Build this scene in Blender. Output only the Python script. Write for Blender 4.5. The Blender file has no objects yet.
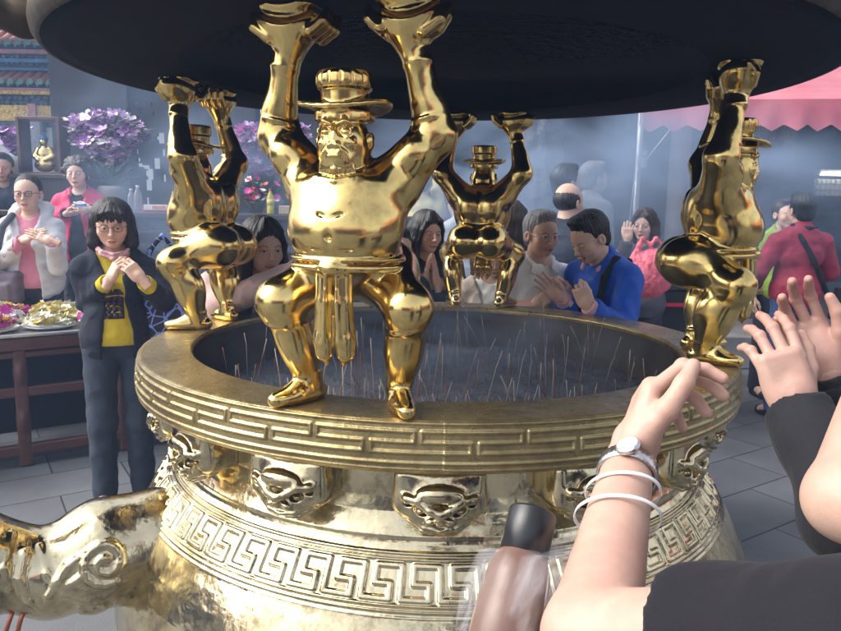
import bpy, math, random
import numpy as np
from mathutils import Matrix, Vector, Euler
R = math.radians
rng = np.random.default_rng(7)
random.seed(7)
SC = bpy.context.scene
COL = SC.collection

# ------------------------------------------------------------------ objects
def tag(o, label=None, cat=None, group=None, kind=None):
    if label: o['label'] = label
    if cat: o['category'] = cat
    if group: o['group'] = group
    if kind: o['kind'] = kind
    return o

def empty(name, loc=(0, 0, 0), rz=0, label=None, cat=None, group=None):
    o = bpy.data.objects.new(name, None); COL.objects.link(o)
    o.empty_display_size = .1
    o.location = loc; o.rotation_euler = (0, 0, rz)
    return tag(o, label, cat, group)

def mesh_obj(name, V, F, mat=None, parent=None, smooth=True, colors=None, uv=None, mats=None, fm=None):
    me = bpy.data.meshes.new(name)
    V = np.asarray(V, dtype=np.float32).reshape(-1, 3)
    if isinstance(F, np.ndarray) and F.ndim == 2 and len(F):
        n, w = F.shape
        me.vertices.add(len(V)); me.vertices.foreach_set('co', V.ravel())
        me.loops.add(n*w); me.loops.foreach_set('vertex_index', F.astype(np.int32).ravel())
        me.polygons.add(n)
        me.polygons.foreach_set('loop_start', np.arange(0, n*w, w, dtype=np.int32))
        me.polygons.foreach_set('loop_total', np.full(n, w, dtype=np.int32))
        me.update(calc_edges=True)
        me.validate()
    else:
        me.from_pydata([tuple(map(float, v)) for v in V], [], [tuple(int(i) for i in f) for f in F])
        me.update()
    if smooth and len(me.polygons):
        me.polygons.foreach_set('use_smooth', np.ones(len(me.polygons), dtype=bool))
    if colors is not None:
        a = me.color_attributes.new('Col', 'FLOAT_COLOR', 'POINT')
        c = np.ones((len(me.vertices), 4), dtype=np.float32); c[:, :3] = colors[:len(c)]
        a.data.foreach_set('color', c.ravel())
    if mats:
        for m in mats: me.materials.append(m)
        if fm is not None: me.polygons.foreach_set('material_index', np.asarray(fm, dtype=np.int32))
    elif mat: me.materials.append(mat)
    o = bpy.data.objects.new(name, me); COL.objects.link(o)
    if parent: o.parent = parent
    return o

class MB:
    """collects plain shapes, links them as one mesh"""
    def __init__(s): s.V = []; s.F = []; s.n = 0; s.M = []; s.mi = 0
    def add(s, V, F):
        s.V += [tuple(v) for v in V]; s.F += [tuple(i+s.n for i in f) for f in F]; s.n += len(V); s.M += [s.mi]*len(F)
        return s
    def box(s, c, h, rz=0, bev=0, M=None):
        hx, hy, hz = h
        b = min(bev, hx*.9, hy*.9, hz*.9)
        V = []; F = []
        if b <= 0:
            V = [(x*hx, y*hy, z*hz) for z in (-1, 1) for y in (-1, 1) for x in (-1, 1)]
            F = [(0, 2, 3, 1), (4, 5, 7, 6), (0, 1, 5, 4), (2, 6, 7, 3), (0, 4, 6, 2), (1, 3, 7, 5)]
        else:
            idx = {}
            for sx in (-1, 1):
                for sy in (-1, 1):
                    for sz in (-1, 1):
                        for a in range(3):
                            p = [sx*(hx-b), sy*(hy-b), sz*(hz-b)]; p[a] = (sx, sy, sz)[a]*(hx, hy, hz)[a]
                            idx[sx, sy, sz, a] = len(V); V.append(tuple(p))
            g = lambda a, b_, c_, d: idx[a, b_, c_, d]
            for a in range(3):
                o = [i for i in range(3) if i != a]
                for sg in (-1, 1):
                    q = []
                    for (u, v) in ((-1, -1), (1, -1), (1, 1), (-1, 1)):
                        t = [0, 0, 0]; t[a] = sg; t[o[0]] = u; t[o[1]] = v; q.append(g(*t, a))
                    F.append(q)
            for a in range(3):          # edges along axis a
                o = [i for i in range(3) if i != a]
                for u in (-1, 1):
                    for v in (-1, 1):
                        t0 = [0]*3; t0[a] = -1; t0[o[0]] = u; t0[o[1]] = v
                        t1 = list(t0); t1[a] = 1
                        F.append([g(*t0, o[0]), g(*t1, o[0]), g(*t1, o[1]), g(*t0, o[1])])
            for sx in (-1, 1):
                for sy in (-1, 1):
                    for sz in (-1, 1): F.append([g(sx, sy, sz, 0), g(sx, sy, sz, 1), g(sx, sy, sz, 2)])
            # orient outward (convex shape)
            G = []
            for f in F:
                p = [Vector(V[i]) for i in f]; n = (p[1]-p[0]).cross(p[2]-p[0]); m = sum(p, Vector())/len(p)
                G.append(tuple(f) if n.dot(m) > 0 else tuple(reversed(f)))
            F = G
        c_, s_ = math.cos(rz), math.sin(rz)
        if M is not None: V = [tuple(M @ Vector(v)) for v in V]
        V = [(x*c_-y*s_+c[0], x*s_+y*c_+c[1], z+c[2]) for x, y, z in V]
        return s.add(V, F)
    def tube(s, P, r, n=12, cap=True):
        P = [Vector(p) for p in P]; r = r if hasattr(r, '__len__') else [r]*len(P)
        V = []; F = []; up = None
        for i, p in enumerate(P):
            t = (P[min(i+1, len(P)-1)]-P[max(i-1, 0)]).normalized()
            if up is None: up = Vector((0, 0, 1)) if abs(t.z) < .9 else Vector((1, 0, 0))
            a = (up-t*up.dot(t)).normalized(); b = t.cross(a); up = a
            for k in range(n):
                w = 2*math.pi*k/n; V.append(p+a*math.cos(w)*r[i]+b*math.sin(w)*r[i])
        for i in range(len(P)-1):
            for k in range(n):
                k2 = (k+1) % n; F.append((i*n+k, i*n+k2, (i+1)*n+k2, (i+1)*n+k))
        if cap: F.append(tuple(range(n))[::-1]); F.append(tuple((len(P)-1)*n+k for k in range(n)))
        return s.add(V, F)
    def lathe(s, prof, c=(0, 0, 0), n=32):
        V = []; F = []
        for r, z in prof:
            for k in range(n):
                w = 2*math.pi*k/n; V.append((c[0]+r*math.cos(w), c[1]+r*math.sin(w), c[2]+z))
        for i in range(len(prof)-1):
            for k in range(n):
                k2 = (k+1) % n; F.append((i*n+k, i*n+k2, (i+1)*n+k2, (i+1)*n+k))
        if prof[0][0] > 1e-6: F.append(tuple(range(n))[::-1])
        if prof[-1][0] > 1e-6: F.append(tuple((len(prof)-1)*n+k for k in range(n)))
        return s.add(V, F)
    def build(s, name, mat, parent=None, smooth=False, mats=None):
        return mesh_obj(name, s.V, s.F, mat, parent, smooth, mats=mats, fm=s.M if mats else None)

def smooth_by_angle(o, a=40):
    me = o.data
    try:
        me.set_sharp_from_angle(angle=R(a))
    except Exception: pass
    return o

def copy_tree(o, parent=None):
    c = o.copy(); COL.objects.link(c)
    if parent: c.parent = parent
    for ch in [x for x in bpy.data.objects if x.parent == o]: copy_tree(ch, c)
    return c

# ------------------------------------------------------------------ implicit surfaces
def rotm(rx=0, ry=0, rz=0): return np.array(Euler((R(rx), R(ry), R(rz)), 'XYZ').to_matrix())
class Sdf:
    def __init__(s, lo, hi, h):
        s.h = h; s.lo = np.array(lo, float); n = np.ceil((np.array(hi)-s.lo)/h).astype(int)+1
        s.n = n; s.D = np.full(tuple(n), 9., dtype=np.float32)
        s.ax = [(s.lo[i]+np.arange(n[i])*h).astype(np.float32) for i in range(3)]
    def win(s, lo, hi):
        a = np.maximum(np.floor((np.array(lo)-s.lo)/s.h).astype(int), 0)
        b = np.minimum(np.ceil((np.array(hi)-s.lo)/s.h).astype(int)+1, s.n)
        return a, b
    def op(s, fn, lo, hi, k=0., sub=False, clip=False):
        m = k+s.h*2.5
        a, b = s.win(np.array(lo)-m, np.array(hi)+m)
        if np.any(b <= a): return s
        w = tuple(slice(a[i], b[i]) for i in range(3))
        X = s.ax[0][w[0]][:, None, None]; Y = s.ax[1][w[1]][None, :, None]; Z = s.ax[2][w[2]][None, None, :]
        d = fn(X, Y, Z).astype(np.float32); A = s.D[w]
        d = np.broadcast_to(d, A.shape)
        if sub:
            d = -d
            r = np.maximum(A, d)
            if k > 0: r = r + np.maximum(k-np.abs(A-d), 0)**2/(4*k)
        else:
            r = np.minimum(A, d)
            if k > 0: r = r - np.maximum(k-np.abs(A-d), 0)**2/(4*k)
        s.D[w] = r
        return s
    def cap(s, a, b, ra, rb=None, k=.01, sub=False):
        rb = ra if rb is None else rb
        a = np.array(a, float); b = np.array(b, float); v = b-a; L = float(v@v)+1e-12
        def f(X, Y, Z):
            x, y, z = X-a[0], Y-a[1], Z-a[2]
            t = np.clip((x*v[0]+y*v[1]+z*v[2])/L, 0, 1)
            return np.sqrt((x-t*v[0])**2+(y-t*v[1])**2+(z-t*v[2])**2)-(ra+(rb-ra)*t)
        m = max(ra, rb)
        return s.op(f, np.minimum(a, b)-m, np.maximum(a, b)+m, k, sub)
    def chain(s, P, r, k=.01, sub=False):
        for i in range(len(P)-1): s.cap(P[i], P[i+1], r[i], r[i+1], k, sub)
        return s
    def ell(s, c, r, rot=None, k=.01, sub=False):
        c = np.array(c, float); r = np.array(r, float); M = np.eye(3) if rot is None else np.array(rot).T
        def f(X, Y, Z):
            x, y, z = X-c[0], Y-c[1], Z-c[2]
            u = (M[0, 0]*x+M[0, 1]*y+M[0, 2]*z)/r[0]; v = (M[1, 0]*x+M[1, 1]*y+M[1, 2]*z)/r[1]; w = (M[2, 0]*x+M[2, 1]*y+M[2, 2]*z)/r[2]
            k0 = np.sqrt(u*u+v*v+w*w)+1e-9
            k1 = np.sqrt((u/r[0])**2+(v/r[1])**2+(w/r[2])**2)+1e-9
            return k0*(k0-1)/k1
        m = r.max() if rot is not None else r
        return s.op(f, c-m, c+m, k, sub)
    def box(s, c, h, rot=None, rd=.005, k=.005, sub=False):
        c = np.array(c, float); h = np.array(h, float)-rd; M = np.eye(3) if rot is None else np.array(rot).T
        def f(X, Y, Z):
            x, y, z = X-c[0], Y-c[1], Z-c[2]
            q = [np.abs(M[i, 0]*x+M[i, 1]*y+M[i, 2]*z)-h[i] for i in range(3)]
            o = np.sqrt(sum(np.maximum(t, 0)**2 for t in q))
            return o+np.minimum(np.maximum(q[0], np.maximum(q[1], q[2])), 0)-rd
        m = np.linalg.norm(h+rd) if rot is not None else h+rd
        return s.op(f, c-m, c+m, k, sub)
    def tor(s, c, Rr, r, rot=None, sc=(1, 1), k=.005, sub=False):
        c = np.array(c, float); M = np.eye(3) if rot is None else np.array(rot).T
        def f(X, Y, Z):
            x, y, z = X-c[0], Y-c[1], Z-c[2]
            q = [M[i, 0]*x+M[i, 1]*y+M[i, 2]*z for i in range(3)]
            return np.sqrt((np.sqrt((q[0]/sc[0])**2+(q[1]/sc[1])**2)-Rr)**2+q[2]**2)-r
        m = (Rr*max(sc)+r)
        return s.op(f, c-m, c+m, k, sub)
    def half(s, n, d, k=0.):       # keep the side where n.x < d
        n = np.array(n, float)
        s.op(lambda X, Y, Z: -(n[0]*X+n[1]*Y+n[2]*Z-d), s.lo, s.lo+s.n*s.h, k, True)
        return s
    def mesh(s):
        D = s.D; D[0] = np.maximum(D[0], .01); D[-1] = np.maximum(D[-1], .01)
        for sl in ((slice(None), 0), (slice(None), -1)): D[sl] = np.maximum(D[sl], .01)
        D[:, :, 0] = np.maximum(D[:, :, 0], .01); D[:, :, -1] = np.maximum(D[:, :, -1], .01)
        S = D < 0; n = D.shape
        c = np.zeros((n[0]-1, n[1]-1, n[2]-1), np.int8)
        for i in (0, 1):
            for j in (0, 1):
                for k in (0, 1): c += S[i:n[0]-1+i, j:n[1]-1+j, k:n[2]-1+k]
        act = (c > 0) & (c < 8); I = np.argwhere(act)
        if len(I) == 0: return np.zeros((0, 3)), np.zeros((0, 4), int)
        idx = np.full(act.shape, -1, np.int64); idx[act] = np.arange(len(I))
        acc = np.zeros((len(I), 3)); cnt = np.zeros(len(I))
        for a in range(3):
            o = [x for x in range(3) if x != a]
            for u in (0, 1):
                for v in (0, 1):
                    p = I.copy(); p[:, o[0]] += u; p[:, o[1]] += v
                    q = p.copy(); q[:, a] += 1
                    d0 = D[p[:, 0], p[:, 1], p[:, 2]].astype(float); d1 = D[q[:, 0], q[:, 1], q[:, 2]].astype(float)
                    m = (d0 < 0) != (d1 < 0)
                    t = np.where(m, d0/np.where(m, d0-d1, 1), 0)
                    P = p.astype(float); P[:, a] += t
                    acc += P*m[:, None]; cnt += m
        V = s.lo+acc/cnt[:, None]*s.h
        Fs = []
        for a in range(3):
            b, c_ = (a+1) % 3, (a+2) % 3
            sl0 = [slice(None)]*3; sl1 = [slice(None)]*3
            sl0[a] = slice(0, n[a]-1); sl1[a] = slice(1, n[a])
            s0 = S[tuple(sl0)]; s1 = S[tuple(sl1)]
            E = np.argwhere(s0 != s1)
            E = E[(E[:, b] > 0) & (E[:, c_] > 0) & (E[:, b] < n[b]-1) & (E[:, c_] < n[c_]-1)]
            ins = s0[E[:, 0], E[:, 1], E[:, 2]]
            def g(db, dc):
                p = E.copy(); p[:, b] += db; p[:, c_] += dc; return idx[p[:, 0], p[:, 1], p[:, 2]]
            q = np.stack([g(-1, -1), g(0, -1), g(0, 0), g(-1, 0)], 1)
            q[~ins] = q[~ins][:, ::-1]
            Fs.append(q)
        return V, np.concatenate(Fs)

def wob(P, f, seed=0, oct=2):
    """cheap smooth pseudo noise for arrays of points, about -1..1"""
    P = np.asarray(P, float); r = np.random.default_rng(seed); out = 0; a = 1.; tot = 0
    for o in range(oct):
        for i in range(3):
            k = r.normal(size=3); k *= f/np.linalg.norm(k); ph = r.uniform(0, 6.28)
            k2 = r.normal(size=3); k2 *= f*.7/np.linalg.norm(k2)
            out = out+a*np.sin(P@k*6.28+ph+1.3*np.sin(P@k2*6.28+ph*2)); tot += a*.75
        f *= 2.1; a *= .5
    return out/tot
def vnorm(V, F):
    N = np.zeros_like(V)
    n = np.cross(V[F[:, 2]]-V[F[:, 0]], V[F[:, 3]]-V[F[:, 1]]) if F.shape[1] == 4 else np.cross(V[F[:, 1]]-V[F[:, 0]], V[F[:, 2]]-V[F[:, 0]])
    for j in range(F.shape[1]): np.add.at(N, F[:, j], n)
    return N/(np.linalg.norm(N, axis=1, keepdims=True)+1e-12)
def relax(V, F, it=1, w=.5):
    V = V.copy()
    for _ in range(it):
        A = np.zeros_like(V); c = np.zeros(len(V)); w_ = F.shape[1]
        for j in range(w_):
            i, k = F[:, j], F[:, (j+1) % w_]
            np.add.at(A, i, V[k]); np.add.at(c, i, 1); np.add.at(A, k, V[i]); np.add.at(c, k, 1)
        V = V*(1-w)+w*A/np.maximum(c, 1)[:, None]
    return V
def join(parts):
    Vs = []; Fs = []; Cs = []; n = 0
    for p in parts:
        V, F = p[0], p[1]
        Vs.append(V); Fs.append(F+n); n += len(V)
        if len(p) > 2: Cs.append(p[2])
    return (np.concatenate(Vs), np.concatenate(Fs), np.concatenate(Cs) if Cs else None)

# ------------------------------------------------------------------ materials
MATS = {}
def node_mat(name):
    m = bpy.data.materials.new(name); m.use_nodes = True; nt = m.node_tree; nt.nodes.clear()
    o = nt.nodes.new('ShaderNodeOutputMaterial'); b = nt.nodes.new('ShaderNodeBsdfPrincipled')
    nt.links.new(b.outputs[0], o.inputs[0])
    return m, nt, b
def noise_node(nt, scale, detail=4, coord=None, rough=.55, dist=0):
    n = nt.nodes.new('ShaderNodeTexNoise'); n.inputs['Scale'].default_value = scale; n.inputs['Detail'].default_value = detail
    n.inputs['Roughness'].default_value = rough; n.inputs['Distortion'].default_value = dist
    if coord is not None: nt.links.new(coord, n.inputs['Vector'])
    return n
def ramp(nt, fac, stops):
    r = nt.nodes.new('ShaderNodeValToRGB'); nt.links.new(fac, r.inputs[0]); e = r.color_ramp.elements
    while len(e) < len(stops): e.new(.5)
    for x, (p, c) in zip(e, stops): x.position = p; x.color = (*c, 1) if len(c) == 3 else c
    return r
def coords(nt, kind='Object', scale=None):
    t = nt.nodes.new('ShaderNodeTexCoord')
    if scale is None: return t.outputs[kind]
    m = nt.nodes.new('ShaderNodeMapping'); m.inputs['Scale'].default_value = scale; nt.links.new(t.outputs[kind], m.inputs[0]); return m.outputs[0]
def bump(nt, b, h, strength=.3, dist=.01, prev=None):
    n = nt.nodes.new('ShaderNodeBump'); n.inputs['Strength'].default_value = strength; n.inputs['Distance'].default_value = dist
    nt.links.new(h, n.inputs['Height'])
    if prev: nt.links.new(prev.outputs[0], n.inputs['Normal'])
    if b: nt.links.new(n.outputs[0], b.inputs['Normal'])
    return n
def mix(nt, fac, a, b_, blend='MIX'):
    n = nt.nodes.new('ShaderNodeMix'); n.data_type = 'RGBA'; n.blend_type = blend
    for s, v in ((n.inputs[0], fac), (n.inputs[6], a), (n.inputs[7], b_)):
        if hasattr(v, 'links'): nt.links.new(v, s)
        elif isinstance(v, (int, float)): s.default_value = v
        else: s.default_value = (*v, 1)
    return n.outputs[2]
def basic(name, col, rough=.6, var=.15, scale=8, metal=0, bmp=.1, bscale=60, spec=.5, bdist=.003, attr=False, vscale=None, sheen=0, sss=0, trans=0):
    """principled material with a little mottling and grain"""
    if name in MATS: return MATS[name]
    m, nt, b = node_mat(name); co = coords(nt, 'Object', vscale)
    n = noise_node(nt, scale, 5, co)
    if attr:
        a = nt.nodes.new('ShaderNodeAttribute'); a.attribute_name = 'Col'; base = a.outputs['Color']
    else: base = col
    r = ramp(nt, n.outputs[0], [(.25, (1-var,)*3), (.75, (1+var*.6,)*3)])
    c = mix(nt, 1., base, r.outputs[0], 'MULTIPLY'); nt.links.new(c, b.inputs['Base Color'])
    b.inputs['Roughness'].default_value = rough; b.inputs['Metallic'].default_value = metal; b.inputs['Specular IOR Level'].default_value = spec
    if sheen: b.inputs['Sheen Weight'].default_value = sheen
    if sss:
        b.inputs['Subsurface Weight'].default_value = sss; b.inputs['Subsurface Scale'].default_value = .008; b.inputs['Subsurface Radius'].default_value = (1, .35, .2)
    if trans: b.inputs['Transmission Weight'].default_value = trans
    if bmp:
        n2 = noise_node(nt, bscale, 4, co); bump(nt, b, n2.outputs[0], bmp, bdist)
    MATS[name] = m
    return m
EXPO = 1.3
HAZE = .010
SMOKE = 2.2
# ------------------------------------------------------------------ brass materials
def brass(name, c1, c2, r0, r1, dirt=(.07, .05, .025), dirt_amt=.3, bmp=.15, bs=18, fine=.05, fs=220):
    m, nt, b = node_mat(name); co = coords(nt)
    n = noise_node(nt, 5, 8, co, .6, .4); n2 = noise_node(nt, 34, 6, co, .65)
    c = mix(nt, ramp(nt, n.outputs[0], [(.35, (0, 0, 0)), (.65, (1, 1, 1))]).outputs[0], c1, c2)
    d = ramp(nt, mix(nt, .5, n2.outputs[0], n.outputs[0]), [(.50, (0, 0, 0)), (.72, (dirt_amt,)*3)])
    c = mix(nt, d.outputs[0], c, dirt)
    nt.links.new(c, b.inputs['Base Color']); b.inputs['Metallic'].default_value = 1
    rr = nt.nodes.new('ShaderNodeMapRange'); nt.links.new(n2.outputs[0], rr.inputs[0]); rr.inputs[1].default_value = .3; rr.inputs[2].default_value = .75
    rr.inputs[3].default_value = r0; rr.inputs[4].default_value = r1; nt.links.new(rr.outputs[0], b.inputs['Roughness'])
    n3 = noise_node(nt, bs, 3, co); n4 = noise_node(nt, fs, 3, co)
    p = bump(nt, None, n3.outputs[0], bmp, .01); bump(nt, b, n4.outputs[0], fine, .002, p)
    MATS[name] = m
    return m
M_GOLD = brass('polished_brass', (.80, .59, .23), (.66, .47, .16), .12, .24, dirt_amt=.5, bmp=.10, bs=14, fine=.03)
M_RIM = brass('worn_brass', (.46, .36, .17), (.32, .24, .11), .24, .40, dirt_amt=.75, bmp=.25, bs=30, fine=.35, fs=160); M_RIM.node_tree.nodes['Principled BSDF'].inputs['Metallic'].default_value = .82
M_BODY = brass('cast_brass', (.74, .63, .40), (.56, .47, .28), .09, .24, dirt_amt=.85, bmp=.6, bs=9, fine=.2, fs=130)

def dwarf_mesh(h=.0036):
    s = Sdf((-.26, -.17, -.01), (.26, .17, .865), h)
    for sg in (-1, 1):
        # foot, calf, thigh
        ank = (sg*.108, .012, .05); toe = (sg*.152, -.078, .014); heel = (sg*.098, .035, .018)
        s.cap((sg*.105, .015, .018), toe, .028, .015, .02); s.ell((sg*.130, -.034, .016), (.030, .062, .019), rotm(0, 0, sg*27), .015); s.cap(heel, (sg*.12, -.03, .02), .024, .024, .01)
        s.cap(ank, (sg*.13, -.035, .022), .026, .022, .012)
        kn = (sg*.147, -.058, .236)
        s.cap(ank, kn, .028, .041, .015)
        s.ell((sg*.128, -.008, .150), (.040, .060, .088), rotm(12, sg*8, 0), .03)
        s.ell((sg*.146, -.062, .238), (.037, .042, .040), None, .04)
        s.cap((sg*.062, .03, .298), kn, .070, .046, .03)
        s.ell((sg*.06, .075, .295), (.074, .082, .078), None, .04)
        s.tor((sg*.143, -.044, .196), .0415, .0035, rotm(14, sg*-10, 0), (1, 1.18), k=.006)
        s.tor((sg*.109, .012, .062), .0295, .003, rotm(0, sg*10, 0), k=.004)
    # torso
    s.ell((0, -.02, .335), (.105, .085, .05), None, .03)
    s.ell((0, -.048, .388), (.121, .098, .078), None, .03)
    s.ell((0, -.012, .46), (.118, .086, .085), None, .05)
    s.ell((0, -.034, .425), (.116, .094, .07), None, .04)
    for sg in (-1, 1):
        s.ell((sg*.046, -.068, .478), (.054, .028, .038), rotm(20, 0, sg*12), .035)
        s.ell((sg*.05, .06, .45), (.05, .03, .07), None, .015)
    s.cap((0, -.152, .40), (0, -.14, .34), .004, .004, .006, True)
    s.ell((0, -.146, .385), (.008, .01, .008), None, .004, True)
    for z, w in ((.352, .06), (.425, .05)):
        s.chain([(-w, -.118, z+.012), (0, -.147, z), (w, -.118, z+.012)], [.002]*3, .008, True)
    # belt and loincloth
    s.tor((0, -.022, .322), 1., .010, rotm(-6, 0, 0), k=.006, sub=False) if False else None
    s.op(lambda X, Y, Z: np.sqrt((np.sqrt((X/.116)**2+((Y+.025)/.100)**2)-1)**2*.01+(Z-.320)**2)-.0085, (-.14, -.145, .305), (.14, .1, .335), .004)
    s.op(lambda X, Y, Z: np.sqrt((np.sqrt((X/.119)**2+((Y+.027)/.103)**2)-1)**2*.01+(Z-.338)**2)-.005, (-.14, -.145, .325), (.14, .1, .35), .003)
    for sg in (-1, 1):
        s.chain([(sg*.02, -.108, .325), (sg*.021, -.112, .25), (sg*.023, -.108, .17), (sg*.024, -.105, .140)], [.019, .019, .024, .020], .006)
        s.cap((sg*.024, -.105, .140), (sg*.018, -.103, .112), .016, .004, .006)
        s.chain([(sg*.012, -.128, .315), (sg*.013, -.131, .25), (sg*.016, -.128, .165)], [.004, .005, .005], .004)
        s.chain([(sg*.022, -.131, .315), (sg*.026, -.133, .25), (sg*.026, -.133, .165)], [.003]*3, .003, True)
    s.cap((0, -.125, .325), (0, -.122, .15), .004, .003, .004, True)
    s.ell((0, -.125, .322), (.03, .02, .017), None, .006)
    # shoulders / arms
    for sg in (-1, 1):
        sh = (sg*.098, .005, .505); el = (sg*.178, .015, .600); wr = (sg*.148, -.015, .745)
        s.ell((sg*.100, .0, .50), (.052, .056, .052), None, .04)
        s.cap(sh, el, .058, .043, .022)
        s.ell((sg*.14, -.02, .555), (.04, .034, .05), rotm(0, sg*40, 0), .012)
        s.ell((sg*.180, .018, .60), (.036, .038, .036), None, .03)
        s.cap(el, wr, .041, .029, .02)
        s.ell((sg*.178, .0, .655), (.030, .032, .055), rotm(0, -sg*12, 0), .014)
        s.tor((sg*.1715, .003, .632), .038, .003, rotm(0, -sg*12, 0), k=.004)
        s.tor((sg*.149, -.014, .742), .0285, .003, rotm(0, -sg*12, 0), k=.004)
    # hands (each a boat-shaped palm under a resting pad)
    for sg in (-1, 1):
        cx = sg*.128
        s.cap((sg*.147, -.015, .75), (cx, -.02, .80), .028, .040, .015)
        # lower hand, curled round the pad
        s.ell((cx, -.02, .822), (.077, .05, .036), rotm(0, sg*8, 0), .02); s.ell((cx+sg*.02, -.02, .835), (.072, .052, .034), None, .015)
        s.chain([(cx-sg*.052, -.05, .81), (cx-sg*.076, -.045, .83), (cx-sg*.082, -.03, .85)], [.013, .012, .009], .005)
        for i in range(3):
            s.chain([(cx-sg*.05, -.028+i*.026, .806), (cx-sg*.075, -.022+i*.026, .826), (cx-sg*.082, -.01+i*.024, .848)], [.013, .0125, .009], .004)
        s.chain([(cx+sg*.04, -.05, .80), (cx+sg*.072, -.05, .822), (cx+sg*.085, -.03, .848)], [.014, .013, .009], .004)
        # groove then pad
        s.tor((cx, -.02, .895), .078, .006, rotm(90, 0, 0), (1, 1), .004, True)
        s.op(lambda X, Y, Z: np.abs(np.sqrt((X-cx)**2+(Z-.905)**2*1.2)-.086)-.005, (cx-.1, -.1, .80), (cx+.1, -.045, .87), .004, True)
        s.op(lambda X, Y, Z: np.maximum(np.maximum(np.sqrt((X-cx)**2+(Z-.905)**2*1.2+np.maximum(np.abs(Y+.02)-.02, 0)**2*2.2)-.081, np.abs(Y+.02)-.058), Z-.862), (cx-.1, -.09, .80), (cx+.1, .05, .865), .004)
    # head
    s.cap((0, -.03, .50), (0, -.045, .56), .05, .055, .015)
    s.ell((0, -.052, .578), (.054, .058, .070), None, .012)
    s.ell((0, -.058, .545), (.048, .054, .04), None, .01)
    s.ell((0, -.104, .582), (.0105, .013, .024), None, .005)          # nose
    for sg in (-1, 1):
        s.ell((sg*.0075, -.112, .571), (.0075, .008, .006), None, .003)
        s.ell((sg*.022, -.105, .598), (.016, .008, .011), None, .004, True)
        s.ell((sg*.022, -.098, .597), (.0115, .008, .008), None, .003)
        s.tor((sg*.022, -.1035, .598), .0145, .0022, rotm(90, 0, -sg*22), (1, .85), k=.002)
        s.chain([(sg*.006, -.111, .612), (sg*.022, -.109, .618), (sg*.038, -.094, .611)], [.004, .005, .003], .003)
        s.ell((sg*.056, -.045, .583), (.009, .014, .019), None, .004)
        s.chain([(sg*.012, -.114, .566), (sg*.024, -.108, .556), (sg*.03, -.1, .54)], [.003]*3, .003)
        s.ell((sg*.028, -.095, .575), (.013, .01, .012), None, .006)
    s.cap((-.013, -.112, .557), (.013, -.112, .557), .004, .004, .003)
    s.cap((-.011, -.113, .549), (.011, -.113, .549), .0038, .0038, .003)
    s.cap((-.013, -.119, .553), (.013, -.119, .553), .0015, .0015, .002, True)
    for i in range(-4, 5):
        s.chain([(i*.008, -.106+abs(i)*.003, .54), (i*.009, -.108+abs(i)*.004, .522), (i*.008, -.104+abs(i)*.004, .508)], [.004, .0045, .002], .002)
    s.chain([(-.055, -.065, .52), (-.03, -.098, .503), (0, -.107, .498), (.03, -.098, .503), (.055, -.065, .52)], [.006]*5, .004)
    for sg in (-1, 1):   # collar folds
        s.chain([(0, -.1, .497), (sg*.045, -.085, .505), (sg*.08, -.03, .53)], [.009, .01, .009], .006)
    # hat
    hc = -.045
    s.op(lambda X, Y, Z: np.maximum(np.sqrt(X**2+(Y-hc)**2)-.064, np.abs(Z-.632)-.010), (-.07, hc-.07, .62), (.07, hc+.07, .645), .006)
    s.op(lambda X, Y, Z: (np.maximum(np.sqrt(X**2+(Y-hc)**2)-.100, np.abs(Z-.652-.10*np.maximum(.1-np.sqrt(X**2+(Y-hc)**2), 0)-.008*np.cos(2*np.arctan2(Y-hc, X)))-.005)), (-.11, hc-.11, .635), (.11, hc+.11, .675), .006)
    s.op(lambda X, Y, Z: np.maximum(np.sqrt(X**2+(Y-hc)**2)-(.050+.05*(Z-.66)+.0), np.abs(Z-.690)-.034), (-.07, hc-.07, .65), (.07, hc+.07, .73), .004)
    s.op(lambda X, Y, Z: np.maximum(np.abs(np.sqrt(X**2+(Y-hc)**2)-.0535)-.004, np.abs(Z-.705)-.018), (-.07, hc-.07, .68), (.07, hc+.07, .73), .002)
    for i in range(-3, 4):
        a = i*.42
        s.box((math.sin(a)*.0585, hc-math.cos(a)*.0585, .706), (.0085, .002, .011), rotm(0, 0, math.degrees(a)), .001, .001)
    s.half((0, 0, -1), 0.0)
    V, F = s.mesh()
    return relax(V, F, 1, .35), F
# ------------------------------------------------------------------ incense burner
CX, CY, RZ = .0555, 2.4195, 1.07
TH0 = -.2455
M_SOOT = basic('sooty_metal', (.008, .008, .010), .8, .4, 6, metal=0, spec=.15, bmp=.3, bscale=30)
M_WALLIN = basic('sooty_brass', (.10, .09, .08), .45, .5, 5, metal=.6, bmp=.3, bscale=40)
M_ASH = basic('incense_ash', (.065, .068, .08), .95, .4, 9, bmp=.8, bscale=50, bdist=.02)

def seg_relief(u, v, segs, w, per):
    """height 0..1 near the strokes of a pattern periodic in u"""
    d = np.full(np.broadcast(u, v).shape, 9.)
    for (a, b, c, e) in segs:
        for sh in (-per, 0, per):
            x0, x1 = min(a, c)+sh, max(a, c)+sh; y0, y1 = min(b, e), max(b, e)
            dx = np.maximum(np.maximum(x0-u, u-x1), 0); dy = np.maximum(np.maximum(y0-v, v-y1), 0)
            d = np.minimum(d, np.hypot(dx, dy))
    t = np.clip(1-(d-w*.45)/(w*.55), 0, 1)
    return t*t*(3-2*t)

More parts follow.
